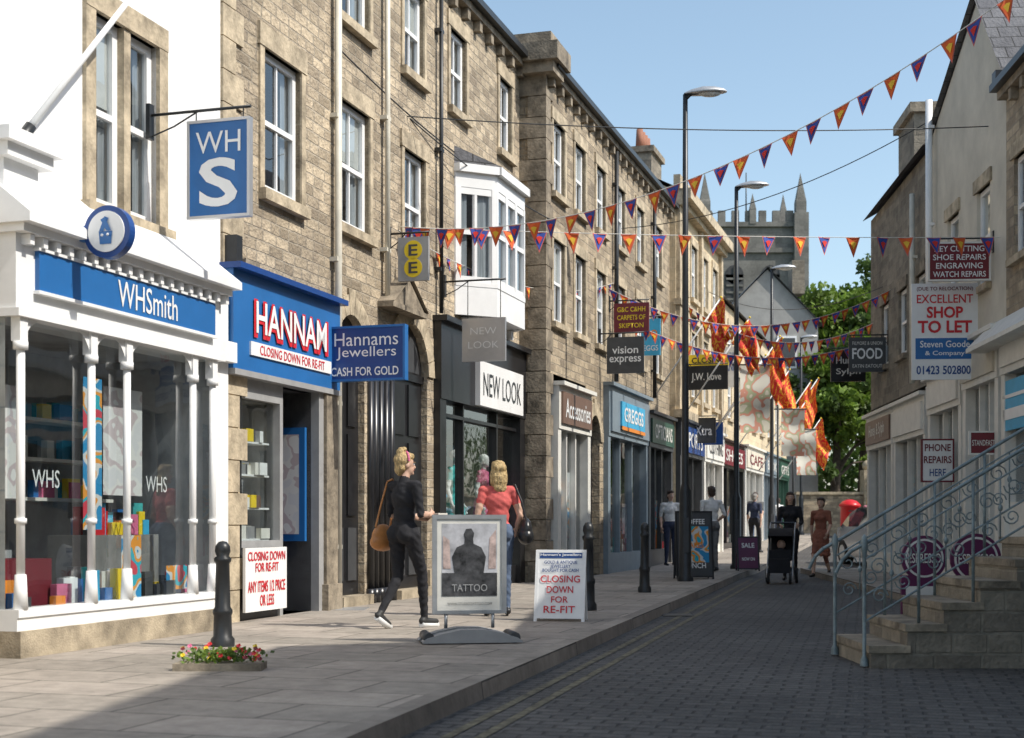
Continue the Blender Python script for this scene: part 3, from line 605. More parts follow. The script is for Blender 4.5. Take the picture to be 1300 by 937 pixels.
w.cyl((18.9,113,23),(18.9,113,27.5),.07,.04,METAL,8); w.box(18.4,19.4,112.98,113.02,26.4,26.6,METAL); w.build('tower_stonework',g)
# ================================================================= RIGHT side
g=group('gritstone_shop_building',R(28,0,0)); w=MB(R)
ops=[(u,u+.8,4.3,5.6) for u in (25.8,27.5,29.4)]
wall(w,25.2,31.5,3.5,7.7,ops,STONED); shell(w,25.2,31.5,7.7,STONED,rise=2.2)
for q in ops: trim(w,*q,mat=BLOCKD)
w.box(25.15,25.5,-3,.05,7.7,8.3,STONED); w.box(29.8,31.5,-2.2,-.6,7.6,9.6,STONED); w.box(29.7,31.6,-2.3,-.5,9.6,9.8,BLOCKD)
w.build('walls',g); f=MB(R);gl=MB(R)
for q in ops: sash(f,gl,*q,bars=0)
f.build('window_frames',g);gl.build('window_glass',g)
shopf(g,R,28.4,31.4,2.6,3.3,BROWN,OFFW,'Huney & Sylph',OFFW,txtw=.6); shopf(g,R,25.3,28.3,2.6,3.3,OFFW,OFFW,'',BROWN)
g=group('cream_gabled_building',R(22.5,0,0)); w=MB(R)
ops=[(21.2,22.0,4.6,6.1),(23.2,24.0,4.6,6.1)]
wall(w,20.3,25.2,3.9,7.5,ops,CREAM)
pk=(21.9,9.1)
w.face([(20.3,0,7.5),(25.2,0,7.5),(25.2,0,7.85),(pk[0],0,pk[1])],CREAM)
w.face([(25.2,0,0),(25.2,-9,0),(25.2,-9,7.85),(25.2,0,7.85)],CREAM); w.face([(20.3,0,0),(20.3,-9,0),(20.3,-9,7.5),(20.3,0,7.5)],CREAM); w.face([(20.3,-9,0),(25.2,-9,0),(25.2,-9,7.85),(pk[0],-9,pk[1]),(20.3,-9,7.5)],CREAM)
w.face([(20.15,.1,7.4),(20.15,-9,7.4),(pk[0],-9,pk[1]+.08),(pk[0],.1,pk[1]+.08)],SLATE); w.face([(25.35,.1,7.83),(25.35,-9,7.83),(pk[0],-9,pk[1]+.08),(pk[0],.1,pk[1]+.08)],SLATE)
for q in ops: trim(w,*q,mat=BLOCK)
w.box(20.1,20.3,-.1,.2,7.25,7.42,METAL)
w.build('walls_and_roof',g); f=MB(R);gl=MB(R)
for q in ops: sash(f,gl,*q,bars=0)
f.build('window_frames',g);gl.build('window_glass',g)
shopf(g,R,22.6,25.1,2.9,3.5,OFFW,OFFW,'',RED); shopf(g,R,20.35,22.5,3.1,3.8,CREAM,OFFW,'',WHITE)
fp=MB(R); downpipe(fp,24.85,.05,3.9,8.4,WHITE,.06); downpipe(fp,26.3,.05,3.6,7.1,PIPEW,.05); fp.build('flue_pipe')
g=group('sandstone_shop_building',R(16,0,0)); w=MB(R)
ops=[(u,u+.9,4.7,6.1) for u in (9.2,11.8,14.5,17.0,19.0)]
wall(w,8.5,20.3,3.9,7.2,ops,STONE2); shell(w,8.5,20.3,7.2,STONE2,rise=2.6,depth=7)
for q in ops: trim(w,*q)
eaves(w,8.5,20.3,7.2)
w.face([(8.5,0,-.1),(10,0,-.1),(10,0,3.9),(8.5,0,3.9)],STONE2)
w.build('walls',g); f=MB(R);gl=MB(R)
for q in ops: sash(f,gl,*q,bars=0)
f.build('window_frames',g);gl.build('window_glass',g)
shopf(g,R,17.2,20.2,3.1,3.7,OFFW,OFFW,'',WHITE,riser=1.3); shopf(g,R,13.6,17.0,3.1,3.7,OFFW,OFFW,'',WHITE,riser=1.3); shopf(g,R,10.1,13.4,3.1,3.7,OFFW,GREYB,'',WHITE,riser=1.3)
s=MB(R); s.face([(16.4,.45,3.55),(20.8,.45,3.55),(20.8,.1,3.9),(16.4,.1,3.9)],OFFW); s.box(16.4,20.8,.1,.45,3.49,3.548,OFFW); s.box(17.6,20.1,.06,.09,2.3,3.0,CYAN); s.box(17.6,20.1,.09,.1,2.45,2.6,WHITE); s.box(17.6,20.1,.09,.1,2.75,2.8,WHITE)
s.build('shop_canopy',g)
g=group('stone_corner_building',R(0,0,0)); w=MB(R); w.box(-12,8.4,-7,0,-.2,9.4,STONE2); w.face([(-12,.2,9.35),(8.45,.2,9.35),(8.45,-3.5,12),(-12,-3.5,12)],SLATE); w.face([(-12,-7.2,9.35),(8.45,-7.2,9.35),(8.45,-3.5,12),(-12,-3.5,12)],SLATE); w.face([(8.4,0,9.4),(8.4,-7,9.4),(8.4,-3.5,12)],STONE2)
for u in (-9,-6,-3,0,2.2,5,7):
    for z in (.9,4.8): w.box(u,u+.9,-.02,.03,z,z+1.6,WHITE); w.box(u+.08,u+.82,.03,.04,z+.08,z+1.52,DGREY)
w.build('walls_and_roof',g)
rR=-nR
def rsign(name,u,o0,o1,z0,z1,board,lines,**k): return sign(name,R(u,(o0+o1)/2,(z0+z1)/2),rR,o1-o0,z1-z0,board,lines,**k)
rsign('key_cutting_hanging_sign',21,.05,.95,4.59,5.16,MAROON,[('KEY CUTTING',0,.33,.8,.15,WHITE,.01),('SHOE REPAIRS',0,.11,.85,.15,WHITE,.01),('ENGRAVING',0,-.11,.75,.15,WHITE,.01),('WATCH REPAIRS',0,-.33,.85,.15,WHITE,.01)],border=OFFW,bracket=(.05,.06))
rsign('to_let_sign',21.7,.06,1.05,3.2,4.67,WHITE,[('(DUE TO RELOCATION)',0,.44,.85,.05,MAROON,.01),('EXCELLENT',0,.34,.85,.09,RED,.01),('SHOP',0,.2,.55,.12,RED,.03),('TO LET',0,.05,.82,.13,RED,.03),('Steven Goode',0,-.13,.75,.07,WHITE,.01),('& Company',0,-.23,.6,.06,WHITE,.01),('01423 502800',-.02,-.4,.82,.09,BLUED,.02)],th=.04)
tb=MB(fr(R(21.7,.555,3.935),rR,-dR)); tb.box(-.44,.44,.0205,.023,-.42,-.1,BLUE); tb.build('agent_panel',bpy.data.objects['to_let_sign'])
rsign('phone_repairs_sign',23.2,.08,.6,1.68,2.38,WHITE,[('PHONE',0,.3,.8,.17,MAROON,.02),('REPAIRS',0,.02,.85,.17,MAROON,.02),('HERE',0,-.28,.5,.17,BLUED,.01)],border=MAROON)
rsign('food_hanging_sign',29.6,.02,.78,4.16,4.88,DGREY,[('FILMORE & UNION',0,.33,.8,.1,OFFW,.0),('FOOD',0,.03,.82,.32,WHITE,.02),('EATIN EATOUT',0,-.33,.8,.1,OFFW,.0)],bracket=(.05,.05))
rsign('cafe_hanging_sign',31,.2,.95,4.1,4.78,BLACKP,[('Huney',0,.15,.7,.3,OFFW),('Sylph',0,-.2,.7,.25,OFFW)],bracket=(.2,.05))
rsign('small_maroon_hanging_sign',20.6,.05,.45,2.0,2.34,MAROON,[('STANDFAST',0,0,.8,.25,OFFW)],border=OFFW)
def lsign(name,u,o0,o1,z0,z1,board,lines,**k): return sign(name,L(u,(o0+o1)/2,(z0+z1)/2),nL,o1-o0,z1-z0,board,lines,**k)
lsign('carpet_shop_hanging_sign',28.9,.55,1.27,4.86,5.44,MAROON,[('G&C C&HH',0,.28,.8,.17,YEL),('CARPETS OF',0,0,.8,.17,YEL),('SKIPTON',0,-.28,.7,.17,YEL)],bracket=(-.1,.06))
lsign('opticians_hanging_sign',28.1,.6,1.34,3.94,4.65,DGREY,[('vision',0,.14,.7,.2,WHITE,.01),('express',0,-.15,.85,.22,WHITE,.01)],bracket=(-.15,.08))
lsign('bakery_hanging_sign',31.5,.55,.97,4.7,5.5,CYAN,[('OO',0,.1,.7,.2,ORG,.02),('EGGS',0,-.3,.8,.15,WHITE)],bracket=(-.1,.06))
lsign('jewellery_hanging_sign',36.4,.62,1.7,4.4,5.0,BLACKP,[('J.W. Love',0,0,.7,.4,OFFW)],border=METAL,bracket=(-.05,.05))
lsign('yellow_closing_sign',36.9,.62,1.65,5.05,5.35,YEL,[('CLOSING',0,0,.85,.5,BLACKP,.02)])
lsign('sports_hanging_sign',37.3,.62,1.25,3.1,3.75,DGREY,[('Xtra',0,0,.7,.4,WHITE)],border=METAL,bracket=(-.05,.05))
lsign('blue_hanging_sign',38.2,.7,1.3,3.1,3.7,BLUED,[('m',0,0,.4,.3,WHITE)],bracket=(-.05,.05))
lsign('white_hanging_sign',42,.65,1.15,5.0,6.2,OFFW,[('YORKSHIRE',0,.3,.8,.1,BLUED),('BANK',0,0,.8,.2,BLUED)],bracket=(-.05,.05))
# ================================================================= GROUND
Ys=[-15,-5,0,5,10,15,20,25,28.65,32,36,40,45,50,55,60,70,80,95]
def kx(y):
    return -2.39+.244*y if y<28.65 else 4.6+.275*(y-28.65)
gm=MB()
for a,b in zip([-60]+Ys,Ys+[300]):
    gm.face([(-150,a,gz(a)-.2),(200,a,gz(a)-.2),(200,b,gz(b)-.2),(-150,b,gz(b)-.2)],GRASS)
gm.face([(-900,300,gz(300)-.2),(900,300,gz(300)-.2),(900,1500,gz(300)+2),(-900,1500,gz(300)+2)],GRASS); gm.build('ground')
rd=MB(rot=math.radians(14)); pv=MB(rot=math.radians(17)); kb=MB(rot=math.radians(14)); yl=MB(); pr=MB(rot=math.radians(4))
Yf=[]
for a,b in zip(Ys[:-1],Ys[1:]):
    n=4
    Yf+= [a+(b-a)*i/n for i in range(n)]
Yf.append(95)
for a,b in zip(Yf[:-1],Yf[1:]):
    za,zb=gz(a),gz(b)
    rd.face([(kx(a)-.3,a,za-.11),(26,a,za-.11),(26,b,zb-.11),(kx(b)-.3,b,zb-.11)],ASPH)
    pv.face([(-12+.3047*a,a,za),(kx(a)-.14,a,za),(kx(b)-.14,b,zb),(-12+.3047*b,b,zb)],FLAG)
    kb.face([(kx(a)-.14,a,za+.003),(kx(a),a,za+.003),(kx(b),b,zb+.003),(kx(b)-.14,b,zb+.003)],KERB); kb.face([(kx(a),a,za+.003),(kx(a)+.015,a,za-.12),(kx(b)+.015,b,zb-.12),(kx(b),b,zb+.003)],KERB,uvs=[(0,a),(.1,a),(.1,b),(0,b)])
    if b<=29:
        for off in (.22,.40): yl.face([(kx(a)+off,a,za-.106),(kx(a)+off+.06,a,za-.106),(kx(b)+off+.06,b,zb-.106),(kx(b)+off,b,zb-.106)],YLINE)
    if 13<=a<31.4: 
        x=lambda y:5.43+.08*y
        pr.face([(x(a)-1.5,a,za),(x(a)+.2,a,za),(x(b)+.2,b,zb),(x(b)-1.5,b,zb)],FLAG); pr.face([(x(a)-1.5,a,za),(x(a)-1.5,a,za-.12),(x(b)-1.5,b,zb-.12),(x(b)-1.5,b,zb)],KERB)
rd.build('road'); pv.build('pavement'); kb.build('kerb'); yl.build('double_yellow_lines'); pr.build('pavement')
m=MB(); m.box(kx(17)+.05,kx(17)+.42,17,17.4,-.112,-.1,METAL); m.build('drain_cover')
m=MB(rot=.3); m.box(-2.2,-1.7,16.4,17.0,-.01,.004,GALV); m.build('manhole_cover')
# ================================================================= STEPS + railings
g=group('stone_steps',(3.5,11.5,0)); s=MB()
x0,y0,y1=2.75,10.9,12.05
for i in range(7):
    x=x0+.28*i; z=-.1+.165*(i+1)
    s.box(x-.02,x+.3 if i<6 else 6.4,y0-.02,y1+.02,z-.055,z,BLOCKD)
    s.box(x,x+.28 if i<6 else 6.4,y0,y1,-.12,z-.056,STONED)
s.box(4.6,6.4,7.0,y0-.001,-.12,1.0,STONED); s.box(4.5,6.4,7.0,y0-.022,1.0,1.06,BLOCKD)
s.build('steps_stonework',g)
def railing(y):
    g=group('iron_railing',(2.8,y,0)); r=MB()
    def top(x): return .86+(x-2.75)*.60
    def base(x): return -.1+max(0,min(7,int((x-2.73)/.28)+1))*.165
    X=[2.72+.42*i for i in range(6)]
    for i,x in enumerate(X):
        r.cyl((x,y,base(x)),(x,y,top(x)-.01),.013,.013,RAIL,8)
        if i==0: r.lathe((x,y,-.1),[(.035,0),(.03,.05),(.016,.08),(.016,.85),(.026,.9),(.03,.96),(.018,1.0),(0,1.02)],RAIL,12)
    r.tube([(2.5,y,.62),(2.55,y,.72),(2.62,y,.79)]+[(x,y,top(x)) for x in (2.72,3.2,3.8,4.6)]+[(6.2,y,top(4.6))],.015,RAIL,8)
    r.tube([(x,y,top(x)-.60) for x in (2.72,3.2,3.8,4.6)],.010,RAIL,6); r.tube([(x,y,top(x)-.12) for x in (2.72,3.2,3.8,4.6)],.008,RAIL,6)
    for xa,xb in zip(X[:-1],X[1:]):
        c=(xa+xb)/2
        for sx,cz,rad,ph in ((-.1,-.24,.075,0),(.1,-.24,.075,math.pi),(-.09,-.47,.065,0),(.09,-.47,.065,math.pi)):
            pts=[]
            for k in range(15):
                t=k/14*4.2*math.pi/1.5; rr=rad*(1-k/14*.75); pts.append((c+sx+rr*math.cos(t+ph),y,top(c)+cz+sx*.6+rr*math.sin(t+ph)))
            r.tube(pts,.006,RAIL,5)
        r.cyl((c,y,top(c)-.60),(c,y,top(c)-.12),.006,.006,RAIL,6); r.ball((c,y,top(c)-.35),.02,.02,.028,RAIL,8,6)
    for x in (4.9,5.2,5.5,5.8,6.1): r.cyl((x,y,1.0),(x,y,top(4.6)),.012,.012,RAIL,6)
    r.build('railing_ironwork',g)
railing(10.98); railing(11.98)
def roundboard(X,Y,w,label,low):
    g=group('round_top_pavement_sign',(X,Y,-.1)); C=Vector((X,Y,-.1)); m=MB(fr(C,(1,0,0),(0,-1,0)))
    m.cyl((0,-.02,.78),(0,.02,.78),w/2,w/2,PLUM,32,smooth=False); m.cyl((0,.02,.78),(0,.024,.78),w/2-.03,w/2-.03,OFFW,32); m.cyl((0,.024,.78),(0,.028,.78),w/2-.05,w/2-.05,PLUM,32)
    m.box(-w/2,w/2,-.019,.019,.12,.62,PLUM); m.box(-w/2+.04,w/2-.04,.021,.026,.2,.52,WHITE if low else OFFW); m.box(-w/2,-w/2+.04,-.25,.02,0,.12,BLACKP); m.box(w/2-.04,w/2,-.25,.02,0,.12,BLACKP); m.build('board',g)
    text(label,C+Vector((0,-.03,.78)),(1,0,0),(0,-1,0),w*.72,.09,OFFW,g,.01); text(low or 'COFFEE',C+Vector((0,-.028,.36)),(1,0,0),(0,-1,0),w*.7,.12,PLUM,g,.01)
roundboard(3.82,13.2,.42,'ESPRESSO',''); roundboard(4.22,12.95,.46,'ESPRESSO','PHONE\nREPAIRS')
# ================================================================= STREET LAMPS
LENS=M('lamp_lens',(.6,.6,.58),.2)
def lamp(x,y):
    z=gz(y); g=group('street_lamp',(x,y,z)); m=MB(); H=8.45
    m.lathe((x,y,z),[(.14,0),(.14,.06),(.105,.1),(.105,1.55),(.085,1.62),(.062,1.7),(.055,5),(.042,H),(.0,H+.02)],METAL,16)
    m.box(x-.045,x+.045,y-.115,y-.1,z+.5,z+1.1,DGREY)
    m.tube([(x,y,z+H-.08),(x+.1,y,z+H+.02),(x+.22,y,z+H+.04)],.035,METAL,8); m.build('column',g)
    h=MB(lambda a,b,c:Vector((x+a,y+b,z+H+c)))
    P=[(-.02,.07,.03),(.1,.12,.08),(.3,.15,.12),(.5,.14,.11),(.66,.09,.07),(.72,.03,.03)]
    for (a0,w0,h0),(a1,w1,h1) in zip(P[:-1],P[1:]):
        n=8
        for i in range(n):
            t0=math.pi*i/n;t1=math.pi*(i+1)/n
            h.face([(a0,w0*math.cos(t0),h0*math.sin(t0)+a0*.06),(a0,w0*math.cos(t1),h0*math.sin(t1)+a0*.06),(a1,w1*math.cos(t1),h1*math.sin(t1)+a1*.06),(a1,w1*math.cos(t0),h1*math.sin(t0)+a1*.06)],GALV,True)
        h.face([(a0,-w0,a0*.06),(a0,w0,a0*.06),(a1,w1,a1*.06),(a1,-w1,a1*.06)],GALV)
    h.ball((.42,0,.02),.2,.1,.06,LENS,12,6); h.build('lantern',g)
for x,y in ((3.01,24.7),(4.97,31.5),(7.8,42.7),(12.4,61)): lamp(x,y)
# ================================================================= BOLLARDS
def bollard(x,y,H=1.02):
    m=MB(); k=H/1.02
    m.lathe((x,y,0),[(a*.85,b*k) for a,b in [(.115,0),(.115,.07),(.09,.1),(.085,.3),(.095,.32),(.095,.35),(.075,.38),(.065,.8),(.08,.82),(.085,.85),(.06,.87),(.075,.92),(.07,.97),(.04,1.01),(0,1.02)]],METAL,20); m.build('bollard')
bollard(.88,16.4); bollard(1.93,20.7); bollard(-2.36,11.6,.86); bollard(3.6,28.6); bollard(4.4,31.0)
pX,pY=-2.0,9.75
g=group('flower_planter',(pX,pY,0)); m=MB(); m.box(pX-.3,pX+.3,pY-.12,pY+.12,0,.05,BLOCKD); m.build('stone_trough',g)
m=MB()
for _ in range(520):
    x=pX+random.gauss(0,.13);y=pY+random.uniform(-.12,.12);z=.05+random.random()*.08
    x=max(pX-.33,min(pX+.33,x))
    v=Vector((random.uniform(-1,1),random.uniform(-1,1),random.uniform(0,1))).normalized()*random.uniform(.02,.045); u=v.orthogonal()*.5
    p=Vector((x,y,z)); m.face([p,p+v*.5+u*.6,p+v,p+v*.5-u*.6],LEAFM if random.random()<.6 else LEAFD)
for _ in range(40):
    c=Vector((pX+random.uniform(-.3,.3),pY+random.uniform(-.13,.1),.12+random.uniform(-.04,.05))); mt=random.choice([RED,RED,MAROON,YEL,PINK])
    for k in range(5):
        t=k*1.257; d=Vector((math.cos(t),math.sin(t)*.6-.3,math.sin(t)*.6)).normalized()*.017; e=d.orthogonal()*.5; m.face([c,c+d*.6+e,c+d*1.1,c+d*.6-e],mt)
m.build('flowers_and_leaves',g)
# ================================================================= A BOARDS
C=Vector((-.36,12.0,0)); rt=Vector((.985,.17,0)).normalized(); g=group('swing_poster_board',C); nn=rt.cross(Z); m=MB(fr(C,rt,nn))
m.box(-.315,.315,-.02,.02,.24,.27,GALV); m.box(-.315,.315,-.02,.02,1.04,1.075,GALV); m.box(-.315,-.275,-.02,.02,.27,1.04,GALV); m.box(.275,.315,-.02,.02,.27,1.04,GALV)
TATT=M('poster_photo_dark',(.085,.085,.09),.35,var=.6,scale=11); TATG=M('poster_photo_grey',(.56,.56,.59),.35,var=.3,scale=6); TATL=M('poster_photo_skin',(.60,.46,.42),.4,var=.35,scale=14)
m.box(-.275,.275,-.01,.01,.27,1.04,OFFW); m.box(-.235,.235,.0102,.012,.39,1.0,TATG); m.box(-.235,.235,.0122,.014,.39,.585,TATT)
sil=[(-.13,.585),(-.15,.72),(-.11,.80),(-.045,.83),(-.04,.87),(-.05,.91),(-.03,.955),(.015,.96),(.04,.92),(.03,.87),(.035,.83),(.10,.80),(.14,.72),(.12,.585)]
m.face([(x,.0145,z) for x,z in sil],TATT)
for q in ([(-.225,.62),(-.16,.62),(-.17,.86),(-.225,.9)],[(.16,.62),(.225,.62),(.225,.95),(.17,.88)]): m.face([(x,.0148,z) for x,z in q],TATL)
m.cyl((-.2,0,.12),(-.2,0,.24),.015,.015,GALV,8); m.cyl((.2,0,.12),(.2,0,.24),.015,.015,GALV,8)
pr_=[(-.42,.02),(-.38,.05),(-.25,.09),(-.1,.12),(.1,.12),(.25,.09),(.38,.05),(.42,.02)]
for (a,za),(b,zb) in zip(pr_[:-1],pr_[1:]):
    for s0,s1 in ((-.22,-.07),(.07,.22)):
        m.face([(a,s0,za),(b,s0,zb),(b,s1,zb),(a,s1,za)],GREYP); m.face([(a,s1,za),(b,s1,zb),(b,s1,0.01),(a,s1,0.01)],GREYP); m.face([(a,s0,za),(b,s0,zb),(b,s0,0.01),(a,s0,0.01)],GREYP)
    m.face([(a,-.07,za*.7),(b,-.07,zb*.7),(b,.07,zb*.7),(a,.07,za*.7)],DGREY)
for sx in (-.36,.36): m.cyl((sx,-.2,.05),(sx,.2,.05),.045,.045,DGREY,12)
m.build('frame_poster_and_base',g); text('TATTOO',C+Z*.46+nn*.014,rt,nn,.30,.06,GREYP,g,0); text('WWW.STUDIOTATTOO.COM',C+Z*.325+nn*.010,rt,nn,.38,.022,DGREY,g,0)
def aboard(name,x,y,w,h,face,frame,lines,ang=0,tilt=.16):
    C=Vector((x,y,gz(y))); rt=Vector((math.cos(ang),math.sin(ang),0)); nn=rt.cross(Z); g=group(name,C)
    F_=lambda a,b,c:C+rt*a+nn*(b+tilt*(1-c/h))+Z*c
    m=MB(F_); m.box(-w/2+.003,w/2-.003,-.012,.012,.05,h,face)
    for a0,a1,c0,c1 in ((-w/2-.012,-w/2+.02,0,h+.01),(w/2-.02,w/2+.012,0,h+.01),(-w/2+.02,w/2-.02,h-.02,h+.01),(-w/2+.02,w/2-.02,.03,.06)): m.box(a0,a1,-.018,.018,c0,c1,frame)
    m2=MB(lambda a,b,c:C+rt*a-nn*(b+.02+tilt*(1-c/h))+Z*c); m2.box(-w/2,w/2,-.012,.012,.05,h-.02,face); m2.box(-w/2,-w/2+.03,-.015,.015,0,.05,frame); m2.box(w/2-.03,w/2,-.015,.015,0,.05,frame)
    m.build('front_panel',g); m2.build('back_panel',g)
    for (t,cz,tw,th,mt,bo) in lines:
        o=text(t,C+Z*(cz*h),rt,nn,tw*w,th*h,mt,g,bo)
        for v in o.data.vertices: v.co+=nn*(tilt*(1-(v.co.z-C.z)/h)+.014)
aboard('closing_down_pavement_sign',.51,14.7,.50,.72,WHITE,WHITE,[("Hannam's Jewellers",.94,.85,.05,WHITE,.02),('GOLD & ANTIQUE\nJEWELLERY\nBOUGHT FOR CASH',.78,.75,.16,BLUED,.01),('CLOSING',.60,.82,.10,RED,.01),('DOWN',.45,.55,.10,RED,.01),('FOR',.31,.35,.09,RED,.01),('RE-FIT',.17,.65,.10,RED,.01)],ang=-.18)
C=Vector((.51,14.7,0)); rt=Vector((math.cos(-.18),math.sin(-.18),0)); nn=rt.cross(Z)
b=MB(lambda a,bb,c:C+rt*a+nn*(bb+.16*(1-c/.72))+Z*c); b.box(-.22,.22,.0125,.016,.645,.70,BLUED); b.build('header',bpy.data.objects['closing_down_pavement_sign'])
aboard('cafe_pavement_sign',3.29,25.8,.66,1.22,DGREY,BLACKP,[('COFFEE',.85,.6,.08,WHITE,.02),('CAKES',.5,.5,.08,ORG,.02),('LUNCH',.2,.6,.08,WHITE,.02)],ang=.1)
C=Vector((3.29,25.8,0)); rt=Vector((math.cos(.1),math.sin(.1),0)); nn=rt.cross(Z)
b=MB(lambda a,bb,c:C+rt*a+nn*(bb+.16*(1-c/1.22))+Z*c); b.box(-.26,.26,.0125,.016,.3,.95,POSTM); b.build('poster',bpy.data.objects['cafe_pavement_sign'])
aboard('sale_pavement_sign',5.0,30.2,.45,.72,PLUM,BLACKP,[('SALE',.75,.6,.14,WHITE,.02),('NOW ON',.35,.6,.10,WHITE,.02)])
# ================================================================= POST BOX
px,py=12.35,52; pz=gz(py)-.1; m=MB(); PB=M('post_box_red',(.55,.012,.015),.3,var=.08)
m.lathe((px,py,pz),[(.36,0),(.36,.22),(.34,.24)],BLACKP,24); m.lathe((px,py,pz),[(.34,.24),(.34,1.32),(.37,1.34),(.40,1.4),(.37,1.46),(.26,1.56),(.1,1.62),(0,1.63)],PB,24); m.box(px-.12,px+.12,py-.36,py-.32,pz+1.18,pz+1.22,BLACKP); m.box(px-.1,px+.1,py-.355,py-.33,pz+.85,pz+1.05,WHITE); m.build('post_box')
# ================================================================= CAR
def car(x,y,yaw,paint):
    z=gz(y)-.105; g=group('parked_car',(x,y,z)); Rm=Matrix.Rotation(yaw,3,'Z'); F_=lambda a,b,c:Vector((x,y,z))+Rm@Vector((a,b,c))
    CG=M('car_glass',(.03,.035,.04),.05); TY=M('tyre_rubber',(.02,.02,.02),.8)
    S=[(-2.0,.55,.56,.62,.5),(-1.92,.72,.74,.76,.6),(-1.5,.84,.86,.84,.62),(-1.0,.92,.94,.86,.66),(-.35,.96,1.36,.87,.60),(.2,.97,1.46,.87,.60),(.9,.97,1.44,.87,.60),(1.5,.97,1.30,.86,.58),(1.85,.93,.98,.82,.62),(2.0,.6,.62,.74,.6)]
    m=MB(F_)
    for (b0,s0,r0,w0,v0),(b1,s1,r1,w1,v1) in zip(S[:-1],S[1:]):
        for sg in (-1,1):
            m.face([(sg*w0*.96,b0,.2),(sg*w1*.96,b1,.2),(sg*w1*1.0,b1,s1*.6),(sg*w0,b0,s0*.6)],paint,True); m.face([(sg*w0,b0,s0*.6),(sg*w1,b1,s1*.6),(sg*w1*.96,b1,s1),(sg*w0*.96,b0,s0)],paint,True)
            gm_=CG if (r0>1.2 or r1>1.2) else paint
            m.face([(sg*w0*.96,b0,s0),(sg*w1*.96,b1,s1),(sg*v1,b1,r1),(sg*v0,b0,r0)],gm_)
        m.face([(-v0,b0,r0),(v0,b0,r0),(v1,b1,r1),(-v1,b1,r1)],CG if abs(r1-r0)>.2 else paint)
    b0,s0,r0,w0,v0=S[0]; m.face([(-w0,b0,.2),(w0,b0,.2),(w0*.96,b0,s0),(-w0*.96,b0,s0)],paint); b0,s0,r0,w0,v0=S[-1]; m.face([(-w0,b0,.2),(w0,b0,.2),(w0*.96,b0,s0),(-w0*.96,b0,s0)],paint)
    m.box(-.35,.35,-2.03,-1.98,.32,.46,BLACKP); m.box(-.26,.26,-2.05,-2.03,.34,.44,OFFW)
    for sg in (-1,1):
        m.ball((sg*.58,-1.93,.64),.16,.08,.08,EYEW,10,6); m.box(sg*.9-.07,sg*.9+.07,-.75,-.63,.95,1.08,paint)
        for by in (-1.25,1.25): m.cyl((sg*.66,by,.31),(sg*.88,by,.31),.31,.31,TY,24); m.cyl((sg*.87,by,.31),(sg*.89,by,.31),.2,.19,GALV,16)
    m.build('bodywork',g)
CSIL=M('silver_car_paint',(.35,.36,.38),.25,.5,var=.04); CDK=M('dark_car_paint',(.05,.055,.07),.25,.3,var=.04)
car(9.5,35.4,.12,CSIL); car(11.9,43.0,.2,CDK); car(15.2,51,.3,CSIL)
# ================================================================= FLAGS
def flag(base,tip,w,h,seed=0,name='heraldic_flag'):
    base=Vector(base);tip=Vector(tip); g=group(name,base); p=MB(); p.cyl(base,tip,.02,.015,WHITE,8); p.ball(tip,.03,.03,.03,YEL,8,6); p.build('pole',g)
    d=(tip-base).normalized(); rnd=random.Random(seed); nx,ny=12,16; ph=rnd.uniform(0,6); lean=rnd.uniform(-.12,.25); m=MB(); sway=rnd.uniform(.5,.8)
    side=Vector((d.x,d.y,0)).normalized(); perp=side.cross(Z)
    def P(i,j):
        s=i/nx;t=j/ny
        p0=tip-d*(w*1.25*s)
        k=1-t*(1-sway)
        hz=p0-tip; hz=Vector((hz.x,hz.y,0))
        q=tip+hz*k; q.z=tip.z+(p0.z-tip.z)*(1-t*.6)-h*t*(1-.18*math.sin(s*3.1+ph))
        return q+perp*(math.sin(s*9+ph+t*1.5)*.10*(.25+t))+side*(lean*t*h+.05*math.sin(t*6+ph))
    for i in range(nx):
        for j in range(ny):
            m.face([P(i,j),P(i+1,j),P(i+1,j+1),P(i,j+1)],FLAGM,True,uvs=[(i/nx+seed,j/ny*1.6),((i+1)/nx+seed,j/ny*1.6),((i+1)/nx+seed,(j+1)/ny*1.6),(i/nx+seed,(j+1)/ny*1.6)])
    m.build('cloth',g)
def fl(x,y,z,h,w,sd):
    wallx=-7.27+.3047*y+.55
    tip=Vector((x,y,z+.35*h)); dx=min(max(x-wallx,.5),1.5); flag(Vector((x-dx,y+.15,tip.z-dx*1.5)),tip,w,h,sd)
fl(4.85,33,5.85,1.15,.5,1); fl(5.85,35,5.6,1.35,.6,2); fl(7.35,39,5.65,1.4,.6,3); fl(6.6,37,5.0,1.1,.55,4); fl(8.2,42,5.1,1.3,.65,5)
fl(9.5,46,4.5,1.3,.65,6); fl(11.2,52,5.8,1.5,.7,7); fl(11.4,52.5,4.4,1.4,.7,8); fl(7.8,41,6.0,1.0,.5,10); fl(10.1,48,5.4,1.2,.6,11)
def banner(x,y,z0,z1,w,sd):
    g=group('hanging_banner',(x,y,z0)); m=MB(); m.cyl((x-w/2-.2,y,z1+.02),(x+w/2+.05,y,z1+.02),.02,.02,METAL,8); m.cyl((x-w/2-.1,y,z1+.1),(x-w/2-.1,y,gz(y)),.03,.03,METAL,8); n=10
    for j in range(n):
        for i in range(4):
            P=lambda a,b:(x-w/2+w*a/4,y+.05*math.sin(b*.9+sd)+.03*math.sin(a),z1-(z1-z0)*b/n)
            m.face([P(i,j),P(i+1,j),P(i+1,j+1),P(i,j+1)],BANM,True,uvs=[(i/4+sd,-j/n*2),((i+1)/4+sd,-j/n*2),((i+1)/4+sd,-(j+1)/n*2),(i/4+sd,-(j+1)/n*2)])
    m.build('cloth',g)
